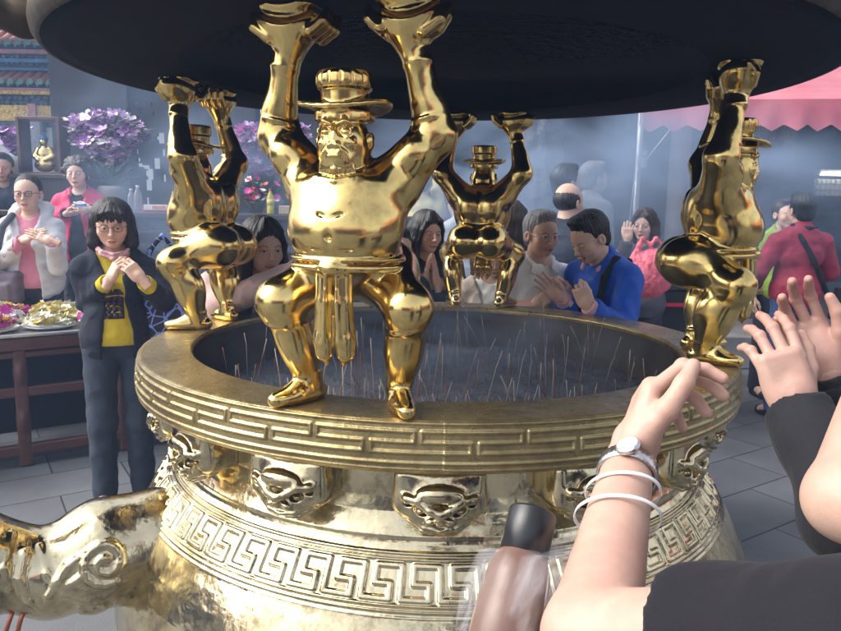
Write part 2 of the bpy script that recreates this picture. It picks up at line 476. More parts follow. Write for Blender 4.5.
def lathe_disp(name, prof, mat, parent, nth=2600, ds=.0022, fn=None, seed=0, rough=.0):
    P = np.array(prof, float); L = np.r_[0, np.cumsum(np.hypot(*np.diff(P, axis=0).T))]
    n = int(L[-1]/ds)+1; s = np.unique(np.r_[np.linspace(0, L[-1], n), L])
    r = np.interp(s, L, P[:, 0]); z = np.interp(s, L, P[:, 1])
    # light rounding of the profile
    for _ in range(2):
        r[1:-1] = .25*r[:-2]+.5*r[1:-1]+.25*r[2:]; z[1:-1] = .25*z[:-2]+.5*z[1:-1]+.25*z[2:]
    tr = np.gradient(r); tz = np.gradient(z); l = np.hypot(tr, tz)+1e-9; nr, nz = -tz/l, tr/l      # outward normal for downward profiles
    th = np.linspace(0, 2*np.pi, nth, endpoint=False)
    T, Rr = np.meshgrid(th, r); _, Zz = np.meshgrid(th, z); Sg = np.broadcast_to(s[:, None], T.shape)
    H = fn(T, Zz, Sg, Rr) if fn else np.zeros_like(T)
    Rd = Rr+H*nr[:, None]; Zd = Zz+H*nz[:, None]
    V = np.stack([CX+Rd*np.sin(T), CY-Rd*np.cos(T), Zd], -1).reshape(-1, 3)
    m = len(s); i = np.arange(m-1)[:, None]*nth; j = np.arange(nth)[None, :]; j2 = (j+1) % nth
    F = np.stack([i+j, i+nth+j, i+nth+j2, i+j2], -1).reshape(-1, 4)
    if rough: V += (wob(V, 30, seed)*rough)[:, None]*np.array([0, 0, 1.])
    return mesh_obj(name, V, F, mat, parent)

burner = empty('incense_burner', (0, 0, 0), 0, 'big round brass incense burner with a meander fretted rim, lion masks and a fat belly', 'incense burner')

# rim ---------------------------------------------------------------
NP_ = 26; per = 2*np.pi/NP_
rowA, rowB, rowC = 1.045, 1.0225, 1.0
RS = [(0, 0, .93, 0), (.93, 0, .93, 1), (.93, 1, .53, 1), (.53, 1, .53, 2), (.53, 2, 1.45, 2), (1.45, 2, 1.45, 1), (1.45, 1, 1.0, 1), (1.0, 1, 1.0, 0)]
def rim_fn(T, Z, S, Rr):
    u = ((T+.05) % per)*.96; pw = per*.96
    v = RZ-Z
    zz = [RZ-rowA, RZ-rowB, RZ-rowC]
    segs = [(a*pw, zz[b], c*pw, zz[d]) for a, b, c, d in RS]
    side = (Rr > .9525) & (Z < 1.066)
    h = np.zeros_like(T)
    k = np.argwhere(side[:, 0]).ravel()
    if len(k):
        sl = slice(k[0], k[-1]+1)
        h[sl] = seg_relief(u[sl], v[sl], segs, .0052, pw)*.0048
        for zb, w in ((1.0625, .004), (.977, .0045), (.9625, .003)):
            h[sl] += np.clip(1-np.abs(Z[sl]-zb)/w, 0, 1)**.6*.0042
        pt = np.stack([T[sl]*.96*8, Z[sl]*8, 0*T[sl]], -1)
        h[sl] += (wob(pt.reshape(-1, 3), .5, 3, 2).reshape(T[sl].shape))*.0012
    return h
rimp = [(.800, 1.035), (.800, 1.062), (.806, 1.070), (.948, 1.070), (.9545, 1.068), (.958, 1.060), (.963, 1.03), (.966, 1.0), (.965, .972), (.960, .958), (.950, .948), (.93, .944), (.80, .942)]
rim = lathe_disp('rim', rimp, M_RIM, burner, 3000, .0019, rim_fn)
lathe_disp('inner_wall', [(.797, 1.05), (.790, .84)], M_WALLIN, burner, 300, .02)

# body ---------------------------------------------------------------
NB = 64; perb = 2*np.pi/NB
BS = [(0, 1, .72, 1), (.72, 1, .72, .55), (.72, .55, .32, .55), (.32, .55, .32, 0), (.32, 0, 1.0, 0), (1.0, 0, 1.0, 1)]
bodyp = [(.812, .945), (.812, .835), (.820, .80), (.832, .775), (.846, .752), (.8465, .744), (.850, .735), (.8545, .729), (.868, .712), (.890, .688), (.916, .655), (.934, .628), (.940, .618), (.950, .605), (.968, .575), (.990, .535), (1.020, .47), (1.045, .39), (1.055, .30), (1.045, .20), (1.0, .11), (.90, .05), (.6, .02), (0.001, .02)]
sF0, sF1 = .703, .632        # z range of the fret band on the shoulder
def body_fn(T, Z, S, Rr):
    h = np.zeros_like(T)
    k = np.argwhere((Z[:, 0] < .76) & (Z[:, 0] > .59)).ravel(); sl = slice(k[0], k[-1]+1)
    u = (T[sl] % perb)*.9; pw = perb*.9
    # arc length along the band
    sb0 = np.interp(-sF0, -Z[:, 0], S[:, 0]); sb1 = np.interp(-sF1, -Z[:, 0], S[:, 0]); W = sb1-sb0
    v = S[sl]-sb0; m = .008
    segs = [(a*pw, m+b*(W-2*m), c*pw, m+d*(W-2*m)) for a, b, c, d in BS]
    h[sl] = seg_relief(u, v, segs, .0088, pw)*.0065
    for s0, w, a in ((-.006, .005, .006), (W+.005, .005, .006), (-.020, .004, .004), (W+.017, .004, .004), (W+.030, .003, .002)):
        h[sl] += np.clip(1-np.abs(v-s0)/w, 0, 1)**.6*a
    k = np.argwhere((Z[:, 0] < .94) & (Z[:, 0] > .3)).ravel(); sl = slice(k[0], k[-1]+1)
    P = np.stack([np.sin(T[sl])*Rr[sl], np.cos(T[sl])*Rr[sl], Z[sl]], -1).reshape(-1, 3)
    h[sl] += (wob(P, 1.6, 5, 2)*.0022+wob(P, 7, 6, 2)*.0007).reshape(T[sl].shape)
    return h
bowl = lathe_disp('bowl', bodyp, M_BODY, burner, 2600, .0026, body_fn)

# lion masks ----------------------------------------------------------
def mask_mesh(h=.0024):
    s = Sdf((-.12, -.13, -.085), (.12, .04, .075), h)
    s.box((0, -.02, .02), (.094, .055, .05), None, .02, 0)
    s.ell((0, -.035, .005), (.094, .058, .062), None, .02)
    s.ell((0, -.045, -.03), (.066, .048, .034), None, .02)
    # brow wave
    br = [(-.088, -.05, .028), (-.066, -.083, .012), (-.045, -.096, .012), (-.02, -.106, -.004), (0, -.108, -.012), (.02, -.106, -.004), (.045, -.096, .012), (.066, -.083, .012), (.088, -.05, .028)]
    s.chain(br, [.006, .009, .008, .008, .009, .008, .008, .009, .006], .005)
    s.ell((0, -.088, .022), (.05, .02, .02), None, .008)
    s.chain([(x, y+.006, z-.011) for x, y, z in br], [.005]*9, .005, True)
    for sg in (-1, 1):
        s.ell((sg*.038, -.084, -.012), (.016, .012, .009), rotm(0, sg*-18, 0), .004, True)
        s.ell((sg*.038, -.082, -.012), (.009, .011, .0065), None, .002)
        s.ell((sg*.019, -.092, -.030), (.013, .012, .008), rotm(0, sg*25, 0), .004)
        for i in range(4):
            a = R(150+i*28)
            s.chain([(sg*(.05+i*.009), -.078+i*.006, -.03+i*.004), (sg*(.066+i*.006), -.07+i*.008, -.022+i*.010), (sg*(.075+i*.004), -.06+i*.008, -.034+i*.014)], [.005, .005, .0035], .003)
        s.chain([(sg*.075, -.062, .04), (sg*.082, -.055, .03), (sg*.088, -.045, .036), (sg*.084, -.05, .046)], [.005]*4, .003)
        s.chain([(0, -.09, -.05), (sg*.03, -.084, -.048), (sg*.055, -.072, -.036), (sg*.078, -.055, -.03)], [.006, .006, .006, .004], .003)
        s.chain([(sg*.01, -.083, -.058), (sg*.035, -.074, -.058), (sg*.06, -.058, -.047)], [.0045]*3, .003)
    s.ell((0, -.1, -.026), (.010, .012, .012), None, .004)
    s.ell((0, -.098, -.042), (.018, .010, .005), None, .003, True)
    s.half((0, 1, 0), .016)
    V, F = s.mesh(); return relax(V, F, 1, .3), F
mv, mf = mask_mesh()
mask0 = None
for i in range(15):
    a = R(i*24-.3)
    if mask0 is None: o = mask0 = mesh_obj('lion_mask', mv, mf, M_BODY, burner)
    else: o = mask0.copy(); COL.objects.link(o)
    o.location = (CX+.822*math.sin(a), CY-.822*math.cos(a), .860); o.rotation_euler = (0, 0, a); o.scale = (1.12, 1.05, 1.14)

# handles --------------------------------------------------------------
def handle_mesh(h=.005):
    s = Sdf((-.12, -.2, -.05), (.75, .2, .95), h)
    P = [(-.06, 0, .18), (.09, 0, .165), (.22, 0, .135), (.35, 0, .185), (.47, 0, .31), (.53, 0, .47), (.50, 0, .62), (.42, 0, .73), (.41, 0, .85)]
    r = [.145, .148, .118, .112, .10, .09, .08, .07, .05]
    for i in range(len(P)-1):
        s.cap(P[i], P[i+1], r[i], r[i+1], .03)
    D0 = s.D
    def ys(x, z):
        i = int(round((x-s.lo[0])/s.h)); k = int(round((z-s.lo[2])/s.h))
        c = s.D[min(max(i, 0), s.n[0]-1), :, min(max(k, 0), s.n[2]-1)]; w = np.argwhere(c < 0).ravel()
        return s.lo[1]+w[-1]*s.h if len(w) else 0.
    def rel(pts, rr, sub=False, off=0):
        z0 = lambda x: np.interp(x, [-.06, .08, .2, .34, .47], [.0, .01, .0, .04, .08])
        Q = [((x, ys(x, z+z0(x))+off, z+z0(x)), w) for (x, z), w in zip(pts, rr)]
        Q = [q for q in Q if q[0][1] > .02]
        return [q[0] for q in Q], [q[1] for q in Q]
    jobs = []
    def spiral(cx, cz, R0, a0, turns, dirn=1, r0=.010):
        pts = []; rr = []
        for t in np.linspace(0, 1, 26):
            a = R(a0)+dirn*t*turns*2*math.pi; q = R0*(1-.82*t)
            pts.append((cx+q*math.cos(a), cz+q*math.sin(a))); rr.append(r0*(1-.4*t))
        jobs.append(rel(pts, rr))
    spiral(.095, .195, .062, 250, 1.6, 1, .012)
    spiral(.125, .062, .040, 60, 1.35, -1, .011)
    spiral(.03, .085, .026, 200, 1.2, 1, .007)
    spiral(.37, .16, .034, 20, 1.3, 1, .009)
    spiral(.16, .125, .022, 0, 1.2, 1, .006)
    def leaf(pts, rr): jobs.append(rel(pts, rr))
    leaf([(.05, .135), (.10, .10), (.16, .10), (.20, .13), (.235, .18), (.25, .235)], [.006, .009, .010, .011, .010, .006])
    leaf([(.15, .225), (.185, .20), (.21, .165), (.235, .12), (.245, .06)], [.006, .013, .015, .012, .006])
    leaf([(.13, .20), (.16, .165), (.19, .15), (.215, .11)], [.005, .012, .012, .006])
    leaf([(.27, .28), (.285, .22), (.30, .16), (.28, .10), (.25, .07)], [.006, .012, .011, .010, .005])
    leaf([(.31, .26), (.33, .19), (.325, .13), (.30, .09)], [.005, .010, .010, .005])
    leaf([(.35, .26), (.37, .22), (.375, .17), (.36, .12)], [.005, .010, .009, .004])
    leaf([(-.0, .03), (.03, .06), (.06, .04), (.05, .0)], [.006, .008, .008, .005])
    leaf([(.36, .45), (.40, .40), (.42, .33), (.41, .27)], [.006, .012, .010, .005])
    leaf([(.38, .60), (.42, .55), (.43, .48), (.41, .43)], [.006, .012, .010, .005])
    for Q, rr in jobs:
        if len(Q) > 1: s.chain(Q, rr, .006)
    for i, t in enumerate(np.linspace(0, 1, 16)):       # beading along the top of the root
        s.ell((-.02+t*.13, 0.01, .295-t*.025), (.008, .02, .010), None, .003)
    V, F = s.mesh(); return relax(V, F, 1, .4), F
hv, hf = handle_mesh()
for a in (-62, 175):
    ar = R(a)
    o = mesh_obj('handle', hv, hf, M_BODY if a > 0 else M_BODY, burner) if a < 0 else o.copy()
    if a > 0: COL.objects.link(o)
    o.location = (CX+.985*math.sin(ar), CY-.985*math.cos(ar), .36)
    o.rotation_euler = (0, 0, math.atan2(-math.cos(ar), math.sin(ar)))
# twisted rope ring on the belly at the right
def rope_ring():
    mb = MB()
    for k in range(3):
        P = []
        for t in np.linspace(0, 2*np.pi, 140):
            w = t*22+k*2.09; q = .075+.0075*math.cos(w)
            P.append((q*math.cos(t), -.0075*math.sin(w), q*math.sin(t)))
        mb.tube(P, .0085, 8, False)
    return mb
a = R(58)
o = rope_ring().build('rope_ring', M_BODY, burner, True); o.location = (CX+1.03*math.sin(a), CY-1.03*math.cos(a), .445); o.rotation_euler = (R(-14), 0, a)
# legs under the belly
for a in (0, 120, 240):
    ar = R(a+20); s = Sdf((-.12, -.12, 0), (.12, .12, .3), .008)
    s.cap((0, .02, .22), (0, -.02, .05), .085, .06, .02).ell((0, -.04, .03), (.085, .09, .045), None, .02)
    V, F = s.mesh(); o = mesh_obj('leg', V, F, M_BODY, burner); o.location = (CX+.8*math.sin(ar), CY-.8*math.cos(ar), 0); o.rotation_euler = (0, 0, ar)

# copper wires hanging from the handle
M_COPPER = basic('copper_wire', (.45, .16, .09), .35, .2, 20, metal=.9, bmp=.1)
a = R(-62); ux, uy = math.sin(a), -math.cos(a); tx, ty = math.cos(a), math.sin(a)
def hp(x, y, z): return (CX+ux*(.985+x)+tx*y, CY+uy*(.985+x)+ty*y, .36+z)
wires = True

# ash ------------------------------------------------------------------
n = 110; g = np.linspace(-.79, .79, n); X, Y = np.meshgrid(g, g); rr_ = np.hypot(X, Y)
P = np.stack([X, Y, 0*X], -1).reshape(-1, 3)
Z = .895+wob(P, 2, 9, 3)*.022+wob(P, 9, 10, 2)*.010+.0*X.ravel()
V = np.stack([X.ravel()+CX, Y.ravel()+CY, Z], 1)
idx = np.arange(n*n).reshape(n, n); F = np.stack([idx[:-1, :-1], idx[:-1, 1:], idx[1:, 1:], idx[1:, :-1]], -1).reshape(-1, 4)
F = F[(rr_.ravel()[F] < .80).all(1)]
o = mesh_obj('ash', V, F, M_ASH); tag(o, 'grey bed of incense ash filling the inside of the burner', 'ash', kind='stuff')
# incense sticks
def stick_mat(name, c1, c2):
    m, nt, b = node_mat(name); g_ = nt.nodes.new('ShaderNodeTexCoord'); sx = nt.nodes.new('ShaderNodeSeparateXYZ'); nt.links.new(g_.outputs['Object'], sx.inputs[0])
    r = ramp(nt, sx.outputs[2], [(0, c1), (.13, c2), (.19, c2), (.215, (.34, .28, .24))]); nt.links.new(r.outputs[0], b.inputs['Base Color']); b.inputs['Roughness'].default_value = .8; return m
sm = [stick_mat('stick_red', (.14, .045, .035), (.18, .075, .055)), stick_mat('stick_brown', (.22, .12, .08), (.32, .2, .13)), stick_mat('stick_burnt', (.2, .13, .10), (.3, .28, .26))]
pro = []
for m in range(3):
    for L in (.11, .17, .24):
        mb = MB(); mb.tube([(0, 0, -.01), (0.001, 0, L*.8), (.002+.006*(m == 2), 0, L)], [.0011, .0011, .0013], 5)
        me = mb.build('incense_stick', sm[m], None, True); pro.append(me)
used = set(); r_ = random.Random(4)
def put_stick(x, y, az, tilt, s=1):
    k = r_.choice([0, 1, 1, 2, 2, 3, 4, 4, 5, 5, 6, 7, 7, 8])
    p = pro[k]
    if k in used: o = p.copy(); COL.objects.link(o)
    else: o = p; used.add(k)
    o.location = (CX+x, CY+y, .89); o.rotation_euler = (tilt*math.cos(az), tilt*math.sin(az), r_.uniform(0, 6)); o.scale = (1, 1, s)
    tag(o, 'thin burnt incense stick standing in the ash of the brass burner', 'incense stick', 'incense sticks standing in the ash of the burner')
for i in range(190):
    q = .74*math.sqrt(r_.random()); a = r_.uniform(0, 2*math.pi)
    if r_.random() < .35: a = r_.uniform(-2.2, -1.0); q = r_.uniform(.45, .75)
    put_stick(q*math.cos(a), q*math.sin(a), r_.uniform(0, 6.28), abs(r_.gauss(0, .22)), r_.uniform(.7, 1.15))
for k, p in enumerate(pro):
    if k not in used: bpy.data.objects.remove(p)

# the four bearers ------------------------------------------------------
dv, df = dwarf_mesh()
d0 = None
labs = ['nearest gold dwarf statue, hatted and bearded, facing the viewer at the front of the rim', 'polished gold dwarf statue at the right of the rim seen in profile with bulging thigh',
        'gold dwarf statue on the far side of the rim, seen from behind', 'gold dwarf statue on the left of the rim, turned to the left']
for i in range(4):
    t = TH0+i*math.pi/2
    if d0 is None: o = d0 = mesh_obj('dwarf_statue', dv, df, M_GOLD)
    else: o = d0.copy(); COL.objects.link(o)
    o.location = (CX+.862*math.sin(t), CY-.862*math.cos(t), RZ+.001); o.rotation_euler = (0, 0, t)
    o.scale = (1.0, 1.0, .995)
    tag(o, labs[i], 'statue', 'gold dwarf statues carrying the roof of the burner')

# canopy ------------------------------------------------------------------
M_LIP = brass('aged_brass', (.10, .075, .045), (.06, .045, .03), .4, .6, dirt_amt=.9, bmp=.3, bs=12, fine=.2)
can = empty('burner_canopy', (0, 0, 0), 0, 'wide round metal roof over the burner with sooty black underside, resting on the statues', 'canopy')
def plain_lathe(name, prof, mat, parent, n=200):
    mb = MB(); mb.lathe(prof, (CX, CY, 0), n); return mb.build(name, mat, parent, True)
ZR = RZ+.858
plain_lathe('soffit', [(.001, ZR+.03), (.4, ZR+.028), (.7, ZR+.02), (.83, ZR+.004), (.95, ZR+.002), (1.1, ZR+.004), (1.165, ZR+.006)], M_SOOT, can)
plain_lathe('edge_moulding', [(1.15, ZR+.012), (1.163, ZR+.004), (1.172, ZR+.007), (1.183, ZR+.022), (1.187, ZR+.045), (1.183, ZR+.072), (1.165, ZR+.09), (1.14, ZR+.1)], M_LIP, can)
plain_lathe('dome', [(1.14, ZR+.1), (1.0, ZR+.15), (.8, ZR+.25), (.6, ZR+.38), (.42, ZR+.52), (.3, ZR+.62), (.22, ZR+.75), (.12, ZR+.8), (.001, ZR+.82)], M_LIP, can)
def curl_mesh():
    s = Sdf((-.10, -.34, -.1), (.10, .12, .3), .007)
    s.chain([(0, .06, .06), (0, -.05, .05), (0, -.14, .07), (0, -.21, .13), (0, -.23, .2), (0, -.18, .24)], [.05, .048, .04, .032, .026, .018], .02)
    s.chain([(0, -.05, .09), (0, -.10, .14), (0, -.12, .2)], [.03, .022, .012], .015)
    for sg in (-1, 1): s.chain([(sg*.03, -.08, .05), (sg*.06, -.12, .08), (sg*.05, -.17, .13)], [.018, .016, .01], .01)
    return s.mesh()
cv, cf = curl_mesh(); c0 = None
for i in range(6):
    a = R(-70+i*60)
    o = mesh_obj('dragon_finial', cv, cf, M_LIP, can) if c0 is None else c0.copy()
    if c0 is None: c0 = o
    else: COL.objects.link(o)
    o.location = (CX+1.155*math.sin(a), CY-1.155*math.cos(a), ZR+.02); o.rotation_euler = (0, 0, a)
# ------------------------------------------------------------------ ground
def paver_mat():
    m, nt, b = node_mat('granite_pavers'); tc = nt.nodes.new('ShaderNodeTexCoord'); mp = nt.nodes.new('ShaderNodeMapping'); mp.inputs['Rotation'].default_value = (0, 0, R(-33))
    nt.links.new(tc.outputs['Object'], mp.inputs[0])
    br = nt.nodes.new('ShaderNodeTexBrick'); nt.links.new(mp.outputs[0], br.inputs[0]); br.inputs['Scale'].default_value = 1; br.inputs['Brick Width'].default_value = .72; br.inputs['Row Height'].default_value = .36
    br.inputs['Mortar Size'].default_value = .0045; br.inputs['Mortar Smooth'].default_value = .2; br.offset = .5
    br.inputs['Color1'].default_value = (.155, .16, .17, 1); br.inputs['Color2'].default_value = (.115, .12, .128, 1); br.inputs['Mortar'].default_value = (.03, .03, .03, 1)
    n = noise_node(nt, 160, 3, mp.outputs[0], .7); n2 = noise_node(nt, 1.3, 5, mp.outputs[0])
    r = ramp(nt, n.outputs[0], [(.35, (.78,)*3), (.65, (1.18,)*3)]); c = mix(nt, 1, br.outputs[0], r.outputs[0], 'MULTIPLY')
    r2 = ramp(nt, n2.outputs[0], [(.3, (.55,)*3), (.7, (1.1,)*3)]); c = mix(nt, 1, c, r2.outputs[0], 'MULTIPLY')
    nt.links.new(c, b.inputs['Base Color']); b.inputs['Roughness'].default_value = .7
    inv = nt.nodes.new('ShaderNodeMath'); inv.operation = 'SUBTRACT'; inv.inputs[0].default_value = 1; nt.links.new(br.outputs['Fac'], inv.inputs[1])
    p = bump(nt, None, inv.outputs[0], .6, .004); bump(nt, b, n.outputs[0], .15, .002, p)
    return m
mb = MB(); mb.add([(-60, -60, 0), (60, -60, 0), (60, 90, 0), (-60, 90, 0)], [(0, 1, 2, 3)])
tag(mb.build('ground', paver_mat()), 'grey granite paving of the temple courtyard', None, kind='structure')
# ------------------------------------------------------------------ people
def skin_mat(name, tint=(1, 1, 1)):
    if name in MATS: return MATS[name]
    m, nt, b = node_mat(name); a = nt.nodes.new('ShaderNodeAttribute'); a.attribute_name = 'Col'; co = coords(nt)
    n = noise_node(nt, 40, 5, co); r = ramp(nt, n.outputs[0], [(.3, (.9, .87, .85)), (.7, (1.05, 1.03, 1.02))])
    n1 = noise_node(nt, 9, 3, co); r1 = ramp(nt, n1.outputs[0], [(.35, (1, .90, .88)), (.65, (1, 1.03, 1.0))])
    c = mix(nt, 1, a.outputs['Color'], r.outputs[0], 'MULTIPLY'); c = mix(nt, 1, c, r1.outputs[0], 'MULTIPLY')
    c = mix(nt, 1, c, tint, 'MULTIPLY')
    nt.links.new(c, b.inputs['Base Color']); b.inputs['Roughness'].default_value = .48; b.inputs['Specular IOR Level'].default_value = .4
    b.inputs['Subsurface Weight'].default_value = .12; b.inputs['Subsurface Scale'].default_value = .006; b.inputs['Subsurface Radius'].default_value = (1, .35, .2)
    n2 = noise_node(nt, 350, 3, co); n3 = nt.nodes.new('ShaderNodeTexVoronoi'); n3.inputs['Scale'].default_value = 240; nt.links.new(co, n3.inputs['Vector']); p_ = bump(nt, None, n3.outputs['Distance'], .10, .0008); bump(nt, b, n2.outputs[0], .2, .0015, p_)
    MATS[name] = m; return m
M_SKIN = skin_mat('skin')
def hair_mat(name, col, grey=.0):
    if name in MATS: return MATS[name]
    m, nt, b = node_mat(name); co = coords(nt, 'Object', (180, 180, 7)); n = noise_node(nt, 1, 5, co, .6)
    g = tuple(min(1, c*2.2+grey) for c in col)
    r = ramp(nt, n.outputs[0], [(.35, tuple(c*.6 for c in col)), (.62, col), (.8, g)])
    nt.links.new(r.outputs[0], b.inputs['Base Color']); b.inputs['Roughness'].default_value = .42; bump(nt, b, n.outputs[0], .8, .004)
    MATS[name] = m; return m
M_HBLACK = hair_mat('black_hair', (.012, .010, .010)); M_HBROWN = hair_mat('dark_brown_hair', (.032, .018, .012)); M_HGREY = hair_mat('grey_hair', (.30, .30, .31), .2)
M_HWARM = hair_mat('brown_hair', (.055, .028, .018))
def cloth_mat(name, col, rough=.85, weave=500, var=.18, fold=.35):
    if name in MATS: return MATS[name]
    m, nt, b = node_mat(name); co = coords(nt)
    n = noise_node(nt, 7, 4, co); r = ramp(nt, n.outputs[0], [(.3, (1-var,)*3), (.7, (1+var*.4,)*3)])
    n2 = noise_node(nt, weave, 2, co); r2 = ramp(nt, n2.outputs[0], [(.35, (.85,)*3), (.65, (1.1,)*3)])
    c = mix(nt, 1, col, r.outputs[0], 'MULTIPLY'); c = mix(nt, 1, c, r2.outputs[0], 'MULTIPLY')
    nt.links.new(c, b.inputs['Base Color']); b.inputs['Roughness'].default_value = rough; b.inputs['Specular IOR Level'].default_value = .25; b.inputs['Sheen Weight'].default_value = .04
    n3 = noise_node(nt, 16, 3, co, .5, 1.2); p = bump(nt, None, n3.outputs[0], fold, .012); bump(nt, b, n2.outputs[0], .2, .001, p)
    MATS[name] = m; return m
M_SHOE = basic('dark_shoe', (.03, .03, .03), .5, .2)
M_METAL = basic('silver_metal', (.55, .55, .56), .3, .1, metal=.9, bmp=0)
M_FRAME = basic('spectacle_frame', (.03, .02, .02), .4, .1, bmp=0)

def trs(V, M, t): return V @ np.asarray(M).T + np.asarray(t)
def skincol(n, c): return np.tile(np.array(c, float), (n, 1))

def head_mesh(h=.0026, male=False, age=0, wide=1.0):
    s = Sdf((-.1, -.14, -.17), (.1, .12, .14), h)
    w = wide
    s.ell((0, .015, .035), (.072*w, .092, .085), None, .01)
    s.ell((0, -.035, .02), (.063*w, .056, .07), None, .02)
    s.ell((0, -.028, -.045), ((.054 if not male else .058)*w, .056, .062), None, .018)
    s.ell((0, -.062, -.088), (.024, .02, .018), None, .018)
    s.cap((0, .012, -.05), (0, .03, -.16), .046 if not male else .054, .052 if not male else .060, .012)
    for sg in (-1, 1):
        s.ell((sg*.040*w, -.054, -.026), (.022, .022, .024), None, .022)       # cheek
        s.ell((sg*.030, -.093, .001), (.017, .012, .0095), None, .010, True)   # socket
        s.ell((sg*.030, -.0765, .0), (.0135, .0135, .0115), None, .003)        # lid and ball
        s.cap((sg*.013, -.087, .016), (sg*.045, -.078, .017), .004, .003, .008)
        s.ell((sg*.0095, -.098, -.034), (.0075, .008, .006), None, .004)
        s.ell((sg*.0065, -.100, -.0405), (.003, .005, .0025), None, .002, True)
        s.ell((sg*.074*w, .008, -.008), (.008, .019, .029), rotm(0, 0, sg*-18), .006)
        s.ell((sg*.079*w, .002, -.006), (.005, .009, .014), None, .004, True)
        if age: s.chain([(sg*.017, -.096, -.036), (sg*.028, -.088, -.055), (sg*.03, -.078, -.07)], [.0022]*3, .005, True)
    s.chain([(0, -.086, .012), (0, -.097, -.012), (0, -.107, -.033)], [.0065, .0075, .009], .007)
    s.ell((0, -.094, -.062), (.021, .009, .0062), None, .004)
    s.ell((0, -.092, -.0715), (.018, .009, .0066), None, .004)
    s.cap((-.021, -.099, -.0665), (.021, -.099, -.0665), .0012, .0012, .003, True)
    V, F = s.mesh(); V = relax(V, F, 1, .35)
    return V, F
def head_col(V, base, lip=(.42, .13, .12), brow=(.05, .03, .025), closed=False, down=0., blush=.12, stubble=0):
    C = skincol(len(V), base); x, y, z = V[:, 0], V[:, 1], V[:, 2]; fr = y < -.05
    ax = np.abs(x)
    def soft(d, w): return np.clip(.5-d/w, 0, 1)[:, None]
    def put(m, col):
        nonlocal C
        m = m*fr[:, None]; C = C*(1-m)+np.array(col)*m
    m = soft(np.hypot((ax-.045)/.022, (z+.03)/.02)-1, 1.2)*blush; put(m, (.75, .3, .25))
    m = soft(np.hypot(x/.02, (z+.0665)/.0095)-1, .35)*.8; put(m, lip)
    m = soft(np.abs(z+.0668)-.0009, .0018)*(ax < .021)[:, None]*.8; put(m, (.12, .03, .03))
    zb = .021-.006*((ax-.03)/.018)**2-.002
    m = soft(np.maximum(np.abs(z-zb)-.0022, np.abs(ax-.031)-.017), .003)*.75; put(m, brow)
    m = soft(np.hypot(x/.02, (z+.038)/.005)-1, 1.)*(y < -.09)[:, None]*.25; put(m, (.25, .08, .06))
    if closed:
        m = soft(np.maximum(np.abs(z+.003-.006*((ax-.03)/.016)**2)-.0012, np.abs(ax-.03)-.0145), .002)*.85; put(m, (.04, .02, .02))
    else:
        zc = -.001-down*.003; eh = .0050-down*.0015
        e = np.hypot((ax-.030)/.0145, (z-zc)/eh)-1
        put(soft(e, .35), (.62, .58, .55))
        put(soft(np.hypot(ax-.030, z-zc+.0005)-.0052, .0016)*soft(e, .35), (.02, .012, .01))
        lid = np.abs(z-(zc+eh*(1-((ax-.03)/.016)**2)))-.0012
        put(soft(np.maximum(lid, np.abs(ax-.030)-.0155), .0022)*.9, (.03, .02, .02))
    if stubble:
        m = soft(np.maximum(z+.05, 0)*40+np.hypot(x/.06, 0)*0-.6+0*x, .5)*(z < -.05)[:, None]*.25; put(m, (.2, .16, .15))
    return np.clip(C, 0, 1)

def hand_mesh(curl=(15, 20, 15), spread=4, thumb=0., h=.0024, slim=1.0, per=None):
    s = Sdf((-.075, -.13, -.06), (.095, .05, .21), h); q = slim
    s.box((0, 0, .05), (.036*q, .0125, .045), None, .012, 0)
    s.ell((.012, -.006, .035), (.028, .018, .038), rotm(0, 18, 0), .010)
    s.ell((-.022, -.004, .04), (.018, .016, .04), None, .010)
    s.cap((0, 0, -.055), (0, 0, .02), .0235*q, .025*q, .018)
    F4 = [(-.0295, .080, (.030, .020, .017), .0078, -1.5), (-.0100, .089, (.040, .026, .020), .0086, -.5), (.0105, .092, (.044, .029, .021), .0089, .5), (.0305, .087, (.039, .025, .020), .0087, 1.6)]
    for i, (x, z, L, r, sp) in enumerate(F4):
        a = 0; p = np.array((x*q, 0, z-.012)); c = per[i] if per else curl
        sx = math.sin(R(sp*spread)); pts = [p+np.array([0, 0, -.02]), p]; rr = [r*1.05, r*1.08]
        p = p+np.array([sx*.012, 0, .012])
        for j in range(3):
            a += R(c[j]); d = np.array((sx, -math.sin(a), math.cos(a))); d /= np.linalg.norm(d)
            p = p+d*L[j]; pts.append(p.copy()); rr.append(r*(1.0-.09*j))
        for k in range(len(pts)-1): s.cap(pts[k], pts[k+1], rr[k], rr[k+1], .003)
        s.ell(pts[-3], (r*1.12,)*3, None, .003)
    t = thumb
    b0 = np.array((.022, -.004, .018)); b1 = np.array((.046-.014*t, -.016-.018*t, .052)); b2 = np.array((.058-.028*t, -.024-.026*t, .084)); b3 = np.array((.060-.042*t, -.028-.032*t, .110))
    s.chain([b0, b1, b2, b3], [.0135, .0125, .0105, .0085], .006)
    V, F = s.mesh(); return relax(V, F, 1, .3), F
def hand_frame(zd, n):
    z = np.array(zd, float); z /= np.linalg.norm(z); n = np.array(n, float); n -= z*(n@z); n /= np.linalg.norm(n)
    y = -n; x = np.cross(y, z); return np.stack([x, y, z], 1)
def hand_col(V, base):
    C = skincol(len(V), base); t = np.clip((V[:, 2]-.08)/.1, 0, 1)[:, None]
    return C*(1-.25*t)+np.array((base[0]*1.05, base[1]*.72, base[2]*.70))*.25*t
HANDS = {}
def get_hand(key, **k):
    if key not in HANDS: HANDS[key] = hand_mesh(**k)
    return HANDS[key]
